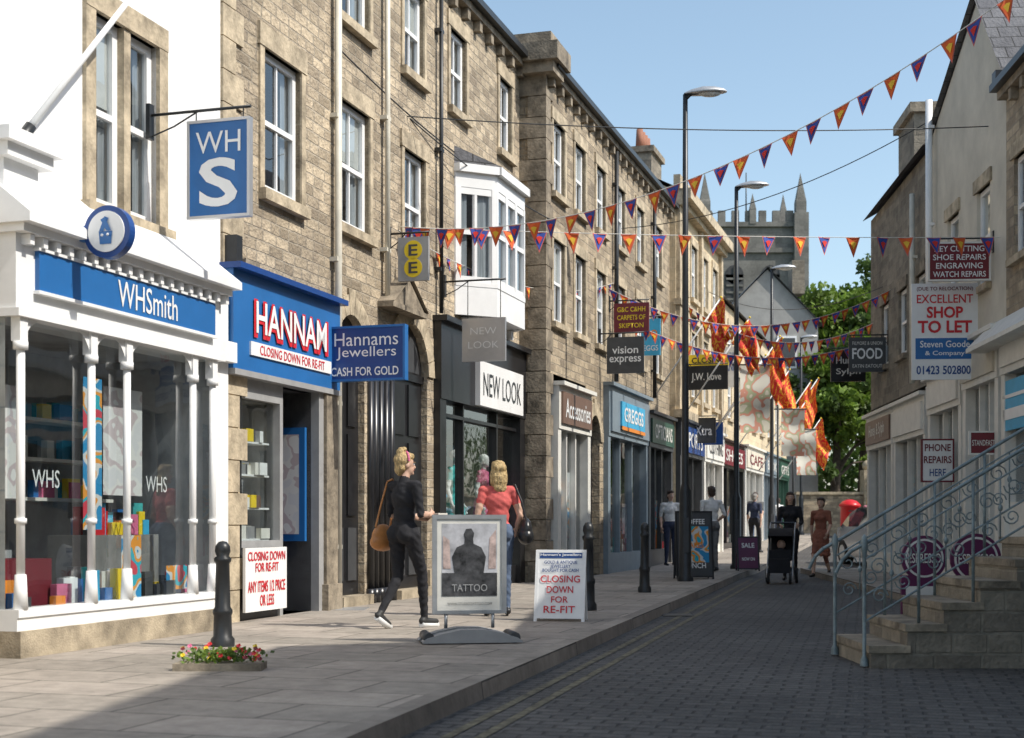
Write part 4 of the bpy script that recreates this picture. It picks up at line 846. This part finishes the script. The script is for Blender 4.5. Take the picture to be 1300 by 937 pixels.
banner(6.15,36,3.3,5.0,.75,1); banner(7.9,40,2.9,4.2,.65,5); banner(9.1,44,2.5,3.9,.6,9)
# ================================================================= BUNTING
BR=M('bunting_orange',(.72,.13,.03),.85,var=.08); BB=M('bunting_blue',(.04,.08,.34),.85,var=.08); BE=M('bunting_border',(.62,.15,.12),.85); BYL=M('bunting_gold',(.85,.52,.05),.85); BRD=M('bunting_red',(.66,.04,.03),.85)
def bunting(A,B,n,sag=None,poly=None,sz=.26,name='bunting'):
    A=Vector(A);B=Vector(B); m=MB()
    def P(t):
        p=A.lerp(B,t)
        if poly: p.z=A.z+poly[0]*t+poly[1]*t*t
        else: p.z-=sag*4*t*(1-t)
        return p
    K=60; m.tube([P(i/K) for i in range(K+1)],.006,OFFW,4)
    for i in range(n):
        t=(i+.5+random.uniform(-.08,.08))/n; c=P(t); d=(P(min(1,t+.01))-c).normalized(); dn=(-Z+Vector((random.uniform(-.15,.15),random.uniform(-.3,.3),0))).normalized()
        d=(d+Vector((0,random.uniform(-.4,.4),0))).normalized(); w=sz*.72; nn=d.cross(dn).normalized()
        c0,c1=(BR,BYL) if i%2 else (BB,BRD)
        def tri(k,off,mt,sh):
            a=c-d*w/2*k+dn*sh;b=c+d*w/2*k+dn*sh;e=c+dn*(sz*k*.93+sh); mid=(a+b)/2+nn*.015
            m.face([a+nn*off,mid+nn*off,e+nn*off],mt); m.face([mid+nn*off,b+nn*off,e+nn*off],mt)
        tri(1,0,BE,0)
        for o in (.004,-.004): tri(.84,o,c0,.012)
        for o in (.021,-.012):
            q=c+dn*sz*.32+nn*o; s=sz*.15
            m.face([q-d*s-dn*s*.5,q+dn*s*1.5,q+d*s-dn*s*.5,q-dn*s*.9],c1)
    return m.build(name)
bunting((-1.49,18.9,4.95),(6.4,13,7.34),34,poly=(-1.98,4.37),sz=.27)
bunting((-1.45,18.95,4.95),(7.07,20.6,5.15),21,sag=.05,sz=.31)
bunting(L(28.8,.45,5.75),R(29.2,0,5.8),28,sag=.75,sz=.27)
bunting(L(36,.6,6.6),R(31.2,0,5.4),26,sag=.7,sz=.28)
bunting(L(18.9,0,4.9),L(29.5,.5,6.0),28,sag=.45,sz=.24)
bunting(L(30,.5,5.3),R(30.8,0,5.0),30,sag=.6,sz=.27)
wr=MB()
for a,b,sg in ((L(19.2,0,6.5),R(21.3,0,6.95),.12),(L(30,.45,7.2),R(24.8,0,8.1),.4),(L(40,.6,7.5),R(30,0,6.0),.5),(L(19.3,0,6.5),L(24.5,.5,6.2),.1),(L(17.0,0,6.7),L(21.2,0,6.5),.05)):
    pts=[a.lerp(b,i/20)-Z*(sg*4*(i/20)*(1-i/20)) for i in range(21)]; wr.tube(pts,.009,METAL,4)
wr.build('overhead_cable')
# ================================================================= TREES
def tree(name,x,y,H,rad,n,seed,crown0=.28):
    rnd=random.Random(seed); z=gz(y)-.2; g=group(name,(x,y,z)); t=MB(); base=Vector((x,y,z))
    top=base+Vector((.3,.2,H*.55)); t.cyl(base,base.lerp(top,.5),H*.03,H*.022,BARK,10,False); t.cyl(base.lerp(top,.5),top,H*.022,H*.012,BARK,10,False)
    cl=[]
    for i in range(15):
        s=base.lerp(top,rnd.uniform(.4,1)); a=rnd.uniform(0,6.28); el=rnd.uniform(.1,1.2); ln=rad*rnd.uniform(.5,.95)
        e=s+Vector((math.cos(a)*math.cos(el),math.sin(a)*math.cos(el),math.sin(el)))*ln; m_=s.lerp(e,.5)+Z*.3
        t.cyl(s,m_,H*.01,H*.006,BARK,7,False); t.cyl(m_,e,H*.006,H*.002,BARK,6,False); cl.append(e)
    t.build('trunk_and_limbs',g)
    cz=z+H*(crown0+(1-crown0)/2); rz=H*(1-crown0)/2
    while len(cl)<110:
        v=Vector((rnd.gauss(0,1),rnd.gauss(0,1),rnd.gauss(0,1))).normalized()*rnd.uniform(.35,1)
        k=.78+.3*noise.noise(v*1.7+Vector((seed,0,0)))*1.6
        cl.append(Vector((x+v.x*rad*k,y+v.y*rad*k,cz+v.z*rz*k)))
    rg=np.random.default_rng(seed); per=n//len(cl); N=per*len(cl)
    C=np.repeat(np.array([c[:] for c in cl]),per,axis=0); r=np.repeat(rg.uniform(.5,1.15,len(cl))*rad*.2,per)
    d=rg.normal(size=(N,3))*np.array([1,1,.7]); d/=np.linalg.norm(d,axis=1)[:,None]; p=C+d*(r*rg.random(N)**.4)[:,None]
    u=rg.normal(size=(N,3)); u/=np.linalg.norm(u,axis=1)[:,None]; q=rg.normal(size=(N,3)); v=np.cross(u,q); v/=np.linalg.norm(v,axis=1)[:,None]; s=rg.uniform(.10,.22,N)[:,None]
    V=np.stack([p-u*s,p+v*s*.6,p+u*s,p-v*s*.6],1).reshape(-1,3); MI=np.repeat((rg.random(len(cl))>.6).astype(int),per)
    me=bpy.data.meshes.new('crown'); me.from_pydata(V.tolist(),[],np.arange(4*N).reshape(-1,4).tolist()); me.materials.append(LEAFM); me.materials.append(LEAFD); me.polygons.foreach_set('material_index',MI.tolist()); o=link(bpy.data.objects.new('crown_foliage',me)); adopt(o,g)
tree('broadleaf_tree',17.3,70,14.4,4.9,30000,3); tree('broadleaf_tree',14.9,66,10,2.7,12000,5,.35); tree('broadleaf_tree',24,78,14,5.5,16000,8)
tree('broadleaf_tree',20.5,60,9.5,3.8,13000,11,.3)
rg=np.random.default_rng(5); N=14000
p=np.stack([rg.uniform(8,45,N),rg.uniform(84,90,N),gz(86)+rg.random(N)**.8*(5.5+1.8*np.sin(rg.uniform(0,6,N)))],1); u=rg.normal(size=(N,3)); u/=np.linalg.norm(u,axis=1)[:,None]; q=rg.normal(size=(N,3)); v=np.cross(u,q); v/=np.linalg.norm(v,axis=1)[:,None]; s=rg.uniform(.15,.35,N)[:,None]
V=np.stack([p-u*s,p+v*s*.6,p+u*s,p-v*s*.6],1).reshape(-1,3)
me=bpy.data.meshes.new('m'); me.from_pydata(V.tolist(),[],np.arange(4*N).reshape(-1,4).tolist()); me.materials.append(LEAFD); link(bpy.data.objects.new('distant_trees',me))
m=MB(); m.box(12.8,15.8,63.6,64,.3,2.3,STONE2); m.box(17.3,40,63.6,64,.3,2.3,STONE2); m.box(12.7,15.78,63.5,64.1,2.3,2.42,BLOCK); m.box(17.42,40,63.5,64.1,2.3,2.42,BLOCK)
for x in (15.8,17.0): m.box(x-.1,x+.4,63.4,64.2,.3,3.4,BLOCK); m.ball((x+.15,63.8,3.6),.25,.25,.25,BLOCK)
m.build('churchyard_wall')
# ================================================================= PEOPLE
class GA:
    def __init__(s): s.V=[];s.F=[];s.n=0
    def add(s,V,F): s.V.append(V); s.F+= [[i+s.n for i in f] for f in F]; s.n+=len(V)
def sph(seg,vs):
    V=[(0,0,1)]; F=[]
    for j in range(1,vs):
        p=math.pi*j/vs
        for i in range(seg): a=2*math.pi*i/seg; V.append((math.sin(p)*math.cos(a),math.sin(p)*math.sin(a),math.cos(p)))
    V.append((0,0,-1)); last=len(V)-1
    for i in range(seg): F.append([0,1+i,1+(i+1)%seg]); b=1+(vs-2)*seg; F.append([last,b+(i+1)%seg,b+i])
    for j in range(vs-2):
        for i in range(seg): a=1+j*seg+i; b=1+j*seg+(i+1)%seg; F.append([a,a+seg,b+seg,b])
    return np.array(V),F
SP=sph(12,8); SPL=sph(16,10)
ring=np.array([(math.cos(2*math.pi*i/12),math.sin(2*math.pi*i/12)) for i in range(12)])
CF=[[i,(i+1)%12,12+(i+1)%12,12+i] for i in range(12)]+[list(range(11,-1,-1)),list(range(12,24))]
def add_cap(ga,p0,p1,r0,r1,seg=12):
    p0=Vector(p0);p1=Vector(p1); d=p1-p0
    if d.length>1e-4:
        d=d.normalized(); x=d.orthogonal().normalized(); y=d.cross(x); X=np.array(x);Y=np.array(y)
        rr=ring[:,:1]*X+ring[:,1:]*Y; ga.add(np.vstack([np.array(p0)+rr*r0,np.array(p1)+rr*r1]),CF)
    for p,r in ((p0,r0),(p1,r1)): ga.add(SP[0]*r+np.array(p),SP[1])
def add_ell(ga,c,r,rot=None,seg=16):
    V=SPL[0]*np.array(r)
    if rot is not None: V=V@np.array(rot.to_3x3()).T
    ga.add(V+np.array(Vector(c)),SPL[1])
def remesh(ga,voxel,smooth=4,fac=.6):
    me=bpy.data.meshes.new('tmp'); me.from_pydata(np.vstack(ga.V).tolist(),[],ga.F); ob=bpy.data.objects.new('tmp',me); sc.collection.objects.link(ob)
    m=ob.modifiers.new('r','REMESH'); m.mode='VOXEL'; m.voxel_size=voxel; m.use_smooth_shade=True
    s=ob.modifiers.new('s','SMOOTH'); s.factor=fac; s.iterations=smooth
    bpy.context.view_layer.update(); out=bpy.data.meshes.new_from_object(ob.evaluated_get(bpy.context.evaluated_depsgraph_get())); bpy.data.objects.remove(ob); return out
STAND=dict(kL=(-.09,.01,.49),aL=(-.1,-.02,.08),kR=(.09,.01,.49),aR=(.1,-.02,.08),tL=(-.12,.13,.03),tR=(.12,.13,.03),eL=(-.23,-.03,1.11),wL=(-.25,.05,.87),eR=(.23,-.03,1.11),wR=(.25,.05,.87))
WALK=dict(STAND,kR=(.085,.19,.52),aR=(.08,.27,.09),tR=(.09,.42,.05),kL=(-.085,.0,.49),aL=(-.08,-.30,.17),tL=(-.085,-.19,.04),eL=(-.22,.04,1.12),wL=(-.2,.2,.93),eR=(.23,-.09,1.12),wR=(.24,-.12,.87))
def person(name,loc,yaw,pose,top,bot,hairm,hair='short',shoe=BLEATH,female=True,H=1.66,vox=.013,fore='skin',calf='bot',headyaw=0,skirt=None,skin=SKIN,face=True):
    k=H/1.68; g=group(name,loc); T=Matrix.Translation(Vector(loc))@Matrix.Rotation(yaw,4,'Z')@Matrix.Scale(k,4)
    J={a:Vector(b) for a,b in pose.items()}; sw=.165 if female else .195; hw=.095
    sL=Vector((-sw,0,1.375));sR=Vector((sw,0,1.375)); hL=Vector((-hw,0,.90));hR=Vector((hw,0,.90))
    bm=GA(); S=[]
    def cap(p,q,r0,r1,tag): add_cap(bm,p,q,r0,r1); S.append((Vector(p),Vector(q),r0,r1,tag))
    def el(c,r,tag,rot=None): add_ell(bm,c,r,rot)
    g1=1.0 if female else 1.08
    el((0,-.005,.94),(.165*g1 if female else .16,.115,.12),'bot'); el((0,0,1.10),(.125 if female else .15,.09,.15),'top'); el((0,0,1.26),(.15*g1,.105,.155),'top')
    if female: el((-.06,.075,1.26),(.06,.055,.06),'top'); el((.06,.075,1.26),(.06,.055,.06),'top')
    el((-.07,-.06,.91),(.085,.075,.095),'bot'); el((.07,-.06,.91),(.085,.075,.095),'bot')
    S.append((Vector((0,0,.84)),Vector((0,0,.97)),.16,.13,'bot')); S.append((Vector((0,0,1.05)),Vector((0,0,1.3)),.13,.14,'top'))
    cap(sL,sR,.055,.055,'top'); cap((0,-.005,1.36),(0,.0,1.44),.075,.052,'top'); cap((0,.0,1.43),(0,.02,1.52),.048,.046,'skin')
    for s_ in ('L','R'):
        sh,hp=(sL,hL) if s_=='L' else (sR,hR); e,w_,kn,an,to=J['e'+s_],J['w'+s_],J['k'+s_],J['a'+s_],J['t'+s_]
        mid=sh.lerp(e,.5); cap(sh,mid,.052,.046,'top'); cap(mid,e,.045,.037,'top' if fore!='bare' else 'skin'); ft='skin' if fore in('skin','bare') else 'top'
        cap(e,e.lerp(w_,.35),.037,.036,ft); cap(e.lerp(w_,.35),w_,.036,.024,ft)
        cap(hp,kn,.088,.055,'bot'); c1=kn.lerp(an,.3); ct='bot' if calf=='bot' else 'skin'; cap(kn,c1,.054,.053,ct); cap(c1,an,.052,.034,ct)
        cap(an,an+Vector((0,-.03,-.02)),.036,.034,'shoe'); cap(an+Vector((0,-.03,-.025)),to,.038,.032,'shoe')
        d=(w_-e).normalized(); inn=Vector((1 if s_=='L' else -1,0,0)); inn=(inn-d*inn.dot(d)).normalized(); sd=d.cross(inn).normalized()
        if sd.z<0 and abs(d.z)<.7: sd=-sd
        if sd.y<0 and abs(d.z)>=.7: sd=-sd
        for q,(off,ln) in enumerate(((.032,.07),(.011,.08),(-.011,.075),(-.031,.058))):
            kn_=w_+d*.085+sd*off; cap(w_+sd*off*.6,kn_,.014,.011,'skin'); m1=kn_+(d*.86+inn*.35)*ln*.5; m2=m1+(d*.5+inn*.8)*ln*.5; cap(kn_,m1,.0095,.0088,'skin'); cap(m1,m2,.0088,.0075,'skin')
        tb=w_+d*.025+sd*.03; tm=tb+(d*.6+sd*.75+inn*.25).normalized()*.04; cap(w_+d*.02,tb,.014,.013,'skin'); cap(tb,tm,.012,.010,'skin'); cap(tm,tm+(d*.9+inn*.4).normalized()*.03,.010,.008,'skin')
    if skirt:
        n=5
        for i in range(n):
            z0=.95-(.95-skirt)*i/n; z1=.95-(.95-skirt)*(i+1)/n
            for a in range(10):
                t=a/10*6.283; rr=.09+.04*(i+1)/n*1.6; add_cap(bm,(.09*math.cos(t),.06*math.sin(t),z0),((rr+.03)*math.cos(t)*.9,(rr+.0)*math.sin(t)*.9,z1),.055,.05,8)
        S.append((Vector((0,0,.95)),Vector((0,0,skirt)),.18,.25,'bot'))
    Hm=Matrix.Translation((0,.02,1.585))@Matrix.Rotation(headyaw,4,'Z'); hp_=lambda v:(Hm@Vector(v)); hr=Hm.to_3x3()
    el(hp_((0,-.012,.018)),(.072,.09,.088),'skin',hr); el(hp_((0,.02,-.045)),(.052,.062,.065),'skin',hr)
    cap(hp_((0,.078,.0)),hp_((0,.096,-.03)),.008,.012,'skin'); el(hp_((.074,-.01,-.012)),(.01,.02,.03),'skin',hr); el(hp_((-.074,-.01,-.012)),(.01,.02,.03),'skin',hr); cap(hp_((0,.066,-.085)),hp_((0,.07,-.088)),.018,.018,'skin')
    S.append((hp_((0,0,.05)),hp_((0,.02,-.05)),.09,.07,'skin'))
    me=remesh(bm,vox,3,.5)
    nf=len(me.polygons); fc=np.empty(nf*3); me.polygons.foreach_get('center',fc); fc=fc.reshape(-1,3)
    best=np.full(nf,1e9); tag=np.zeros(nf,int); tags=['top','bot','skin','shoe']
    for p,q,r0,r1,tg in S:
        p=np.array(p);q=np.array(q);d=q-p;L2=max(d@d,1e-9); t=np.clip(((fc-p)@d)/L2,0,1); dd=np.linalg.norm(fc-(p+t[:,None]*d),axis=1)-(r0+(r1-r0)*t); mk=dd<best; best[mk]=dd[mk]; tag[mk]=tags.index(tg)
    nv=len(me.vertices); co=np.empty(nv*3); me.vertices.foreach_get('co',co); co=co.reshape(-1,3); no=np.empty(nv*3); me.vertices.foreach_get('normal',no); no=no.reshape(-1,3)
    fold=.004*np.sin(co[:,2]*70+co[:,0]*35+3*np.sin(co[:,1]*20))*np.sin(co[:,0]*23+co[:,2]*17+1.3); fold*=((co[:,2]<1.4)&(co[:,2]>.12)); co+=no*fold[:,None]; me.vertices.foreach_set('co',co.ravel())
    for m_ in (top,bot,skin,shoe): me.materials.append(m_)
    me.polygons.foreach_set('material_index',tag.tolist()); me.polygons.foreach_set('use_smooth',[True]*nf)
    me.transform(T); me.update(); o=link(bpy.data.objects.new('body',me)); adopt(o,g)
    if face:
        f_=MB(lambda a,b,c:T@Hm@Vector((a,b,c)))
        for sx in (-.03,.03):
            f_.ball((sx,.073,.0),.013,.009,.008,EYEW,10,6); f_.ball((sx,.081,.0),.006,.003,.006,EYEB,8,6); f_.box(sx-.016,sx+.016,.074,.083,.018,.023,hairm)
        f_.ball((0,.081,-.055),.022,.006,.007,LIP,10,6); f_.build('eyes_and_mouth',g)
    if hair:
        bm=GA(); E=lambda c,r: add_ell(bm,hp_(c),r,hr)
        E((0,-.03,.035),(.083,.092,.088)); E((0,.025,.075),(.066,.058,.042)); E((0,-.055,-.03),(.075,.055,.07))
        if hair=='bun': E((0,-.05,.125),(.045,.045,.04)); E((.015,-.03,.145),(.03,.035,.028)); E((0,-.07,-.06),(.055,.04,.05))
        if hair=='long':
            E((0,-.075,-.09),(.085,.05,.11)); E((-.06,-.03,-.07),(.04,.05,.11)); E((.06,-.03,-.07),(.04,.05,.11)); E((0,-.08,-.17),(.075,.04,.07))
        hm=remesh(bm,.009 if vox<.012 else .014,2,.5)
        for v in hm.vertices:
            n_=noise.noise(Vector((v.co.x*60,v.co.y*60,v.co.z*9)))*.007+noise.noise(v.co*25)*.006; v.co+=v.normal*n_
        hm.materials.append(hairm); hm.polygons.foreach_set('use_smooth',[True]*len(hm.polygons)); hm.transform(T); o=link(bpy.data.objects.new('hair',hm)); adopt(o,g)
    return g,T,Hm
pose=dict(WALK,eR=(.22,.0,1.10),wR=(.14,.22,1.10),eL=(-.21,.02,1.10),wL=(-.08,.24,1.08),kR=(.085,.16,.52),aR=(.08,.20,.09),tR=(.09,.35,.05),aL=(-.08,-.24,.16),tL=(-.085,-.13,.04))
g,T,Hm=person('woman_in_black',(-1.03,13.6,0),math.radians(-40),pose,CBLK,CBLK,BLONDE,'bun',H=1.66,vox=.009,headyaw=math.radians(-25),shoe=M('black_trainer',(.03,.03,.03),.6),calf='bot')
fT=lambda a,b,c:T@Vector((a,b,c))
m=MB(fT); m.box(-.14,.2,.27,.42,1.085,1.10,BROWN); m.box(-.13,.19,.28,.41,1.10,1.115,OFFW); m.build('held_folder',g)
m=MB(fT)
for sgn,an,to in ((1,pose['aR'],pose['tR']),(-1,pose['aL'],pose['tL'])):
    a=Vector(an)+Vector((0,-.05,-.055 if sgn>0 else -.04)); b=Vector(to)+Vector((0,.02,-.032)); m.cyl(a,b,.034,.034,WHITE,10)
m.build('trainer_soles',g)
bm=GA(); add_ell(bm,(-.27,-.02,.88),(.055,.15,.13)); add_ell(bm,(-.27,-.02,.83),(.07,.17,.09)); bg=remesh(bm,.01,3)
bg.materials.append(LEATH); bg.transform(T); o=link(bpy.data.objects.new('shoulder_bag',bg)); adopt(o,g)
m=MB(fT); m.tube([(-.27,-.12,.98),(-.235,-.08,1.2),(-.19,-.04,1.42),(-.16,0,1.445),(-.19,.05,1.40),(-.24,.08,1.2),(-.27,.08,.98)],.010,LEATH,8); m.build('bag_strap',g)
m=MB(lambda a,b,c:T@Hm@Vector((a,b,c)))
m.tube([(.088*math.cos(t),0,.03+.095*math.sin(t)) for t in [math.pi*i/12 for i in range(13)]],.011,PINK,8); m.build('headband',g)
g,T,Hm=person('woman_in_coral_top',(-.15,15.4,0),math.radians(8),dict(STAND,eR=(.24,-.02,1.1),wR=(.22,.12,.95)),CRED,CDEN,BLONDE,'long',H=1.66,vox=.011,fore='bare',headyaw=math.radians(12))
fT=lambda a,b,c:T@Vector((a,b,c))
bm=GA(); add_ell(bm,(.3,-.03,.95),(.07,.15,.13)); add_ell(bm,(.3,-.03,.88),(.09,.17,.1)); bg=remesh(bm,.01,3); bg.materials.append(BLEATH); bg.transform(T); o=link(bpy.data.objects.new('handbag',bg)); adopt(o,g)
m=MB(fT); m.tube([(.3,-.12,1.03),(.25,-.08,1.25),(.18,-.03,1.44),(.18,.03,1.44),(.25,.06,1.25),(.3,.06,1.03)],.012,BLEATH,8); m.build('bag_strap',g)
person('man_in_white_shirt',(3.72,33.4,0),math.radians(200),STAND,CWHT,CNAV,BRUN,'short',female=False,H=1.76)
person('man_in_white_shirt',(4.15,29.6,0),math.radians(20),dict(STAND,eR=(.27,-.05,1.13),wR=(.2,.14,1.0)),CWHT,CGRY,BRUN,'short',female=False,H=1.76)
PUSH=dict(WALK,eL=(-.22,-.02,1.12),wL=(-.17,.24,1.06),eR=(.22,-.02,1.12),wR=(.17,.24,1.06))
person('woman_pushing_pram',(5.36,27.4,-.105),math.radians(165),PUSH,CBLK,CBLK,BRUN,'long',fore='top',H=1.70)
person('woman_in_rust_dress',(6.30,29.0,-.105),math.radians(150),dict(WALK),CBRN,CBRN,BRUN,'short',calf='skin',skirt=.5,H=1.62)
person('pedestrian_in_grey',(7.7,45,gz(45)),math.radians(170),WALK,CGRY,CDEN,BRUN,'short',female=False,H=1.74,vox=.018)
person('pedestrian_in_pink',(13.3,53,gz(53)-.1),math.radians(190),WALK,cloth('pink_cloth',(.5,.2,.25)),CWHT,BLONDE,'long',vox=.018)
person('pedestrian_in_white',(10.3,55,gz(55)-.1),math.radians(10),WALK,CWHT,CNAV,BRUN,'short',vox=.018)
person('pedestrian_in_navy',(6.9,40.5,gz(40)),math.radians(-30),WALK,CNAV,CBLK,GREYH,'short',vox=.018,H=1.7)
MW=M('mannequin_white',(.80,.79,.77),.4,var=.03)
for i,(u,dm) in enumerate(((21.95,DRESSM),(21.0,TEAL),(23.3,PINK))):
    p=L(u,-.32,.36); person('mannequin',p,math.radians(-107),STAND,dm if i!=1 else CWHT,dm,None,None,shoe=MW,skin=MW,H=1.78,fore='bare',calf='skin',skirt=.55,face=False,vox=.015)
px_,py_=4.98,26.35; z=-.105; g=group('pram',(px_,py_,z)); F_=lambda a,b,c:Vector((px_,py_,z))+Matrix.Rotation(math.radians(-15),3,'Z')@Vector((a,b,c)); m=MB(F_)
TY=MC['tyre_rubber']
for x,y,r in ((-.27,.3,.14),(.27,.3,.14),(-.2,-.35,.1),(.2,-.35,.1)):
    m.cyl((x-.025,y,r),(x+.025,y,r),r,r,TY,20); m.cyl((x-.03,y,r),(x+.03,y,r),r*.6,r*.6,GALV,14)
for sx in (-.23,.23):
    m.tube([(sx,-.35,.12),(sx,-.05,.5),(sx,.35,.98),(sx,.55,1.12)],.014,GALV,8); m.tube([(sx,.3,.14),(sx,-.02,.52)],.014,GALV,8)
m.tube([(-.23,.55,1.12),(.23,.55,1.12)],.018,BLACKP,8)
n=8
for i in range(n):
    a0=-.2+2.2*i/n;a1=-.2+2.2*(i+1)/n; P=lambda a,x:(x,.05+.3*math.cos(a+.6),.72+.3*math.sin(a+.6))
    m.face([P(a0,-.22),P(a0,.22),P(a1,.22),P(a1,-.22)],CBLK,True)
    for x in (-.22,.22): m.face([P(a0,x),P(a1,x),(x,.08,.68)],CBLK)
m.box(-.2,.2,-.2,.22,.42,.5,CBLK); m.face([(-.2,.22,.5),(.2,.22,.5),(.2,.36,.95),(-.2,.36,.95)],CBLK); m.box(-.19,.19,-.42,-.2,.2,.46,CBLK); m.box(-.2,.2,-.24,-.2,.45,.62,CBLK); m.box(-.2,.2,-.1,.28,.2,.3,DGREY)
m.ball((0,.1,.72),.08,.08,.09,SKIN); m.ball((0,.0,.56),.12,.16,.1,CBLK); m.build('frame_hood_and_wheels',g)
# ================================================================= LIGHT + CAMERA
el_=math.radians(48); ax,ay=.93,-.37; nrm=math.hypot(ax,ay)
sd=Vector((ax/nrm*math.cos(el_),ay/nrm*math.cos(el_),math.sin(el_)))
W=bpy.data.worlds.new('World'); sc.world=W; W.use_nodes=True; t=W.node_tree; bg=t.nodes['Background']; sk=t.nodes.new('ShaderNodeTexSky'); sk.sky_type='NISHITA'; sk.sun_disc=False; sk.sun_elevation=el_; sk.sun_rotation=math.atan2(ax,ay); sk.altitude=50; sk.air_density=1.0; sk.dust_density=1.6; sk.ozone_density=1.0
hs=t.nodes.new('ShaderNodeHueSaturation'); hs.inputs['Saturation'].default_value=.90; hs.inputs['Hue'].default_value=.487; hs.inputs['Value'].default_value=1.38
t.links.new(sk.outputs[0],hs.inputs['Color']); t.links.new(hs.outputs[0],bg.inputs[0]); bg.inputs[1].default_value=.15
sl=bpy.data.lights.new('sun','SUN'); sl.energy=5; sl.angle=math.radians(.5); sl.color=(1,.95,.86); so=bpy.data.objects.new('sun',sl); link(so); so.rotation_euler=sd.to_track_quat('Z','Y').to_euler()
cd=bpy.data.cameras.new('camera'); cd.lens=50; cd.sensor_width=36; cd.sensor_fit='HORIZONTAL'; cd.shift_y=.151; cd.clip_start=.1; cd.clip_end=3000; cd.dof.use_dof=True; cd.dof.focus_distance=17; cd.dof.aperture_fstop=3.2
co=link(bpy.data.objects.new('camera',cd)); co.location=(0,0,1.0); co.rotation_euler=(math.radians(90),0,0)
for o in PEND: sc.collection.objects.link(o)
sc.camera=co
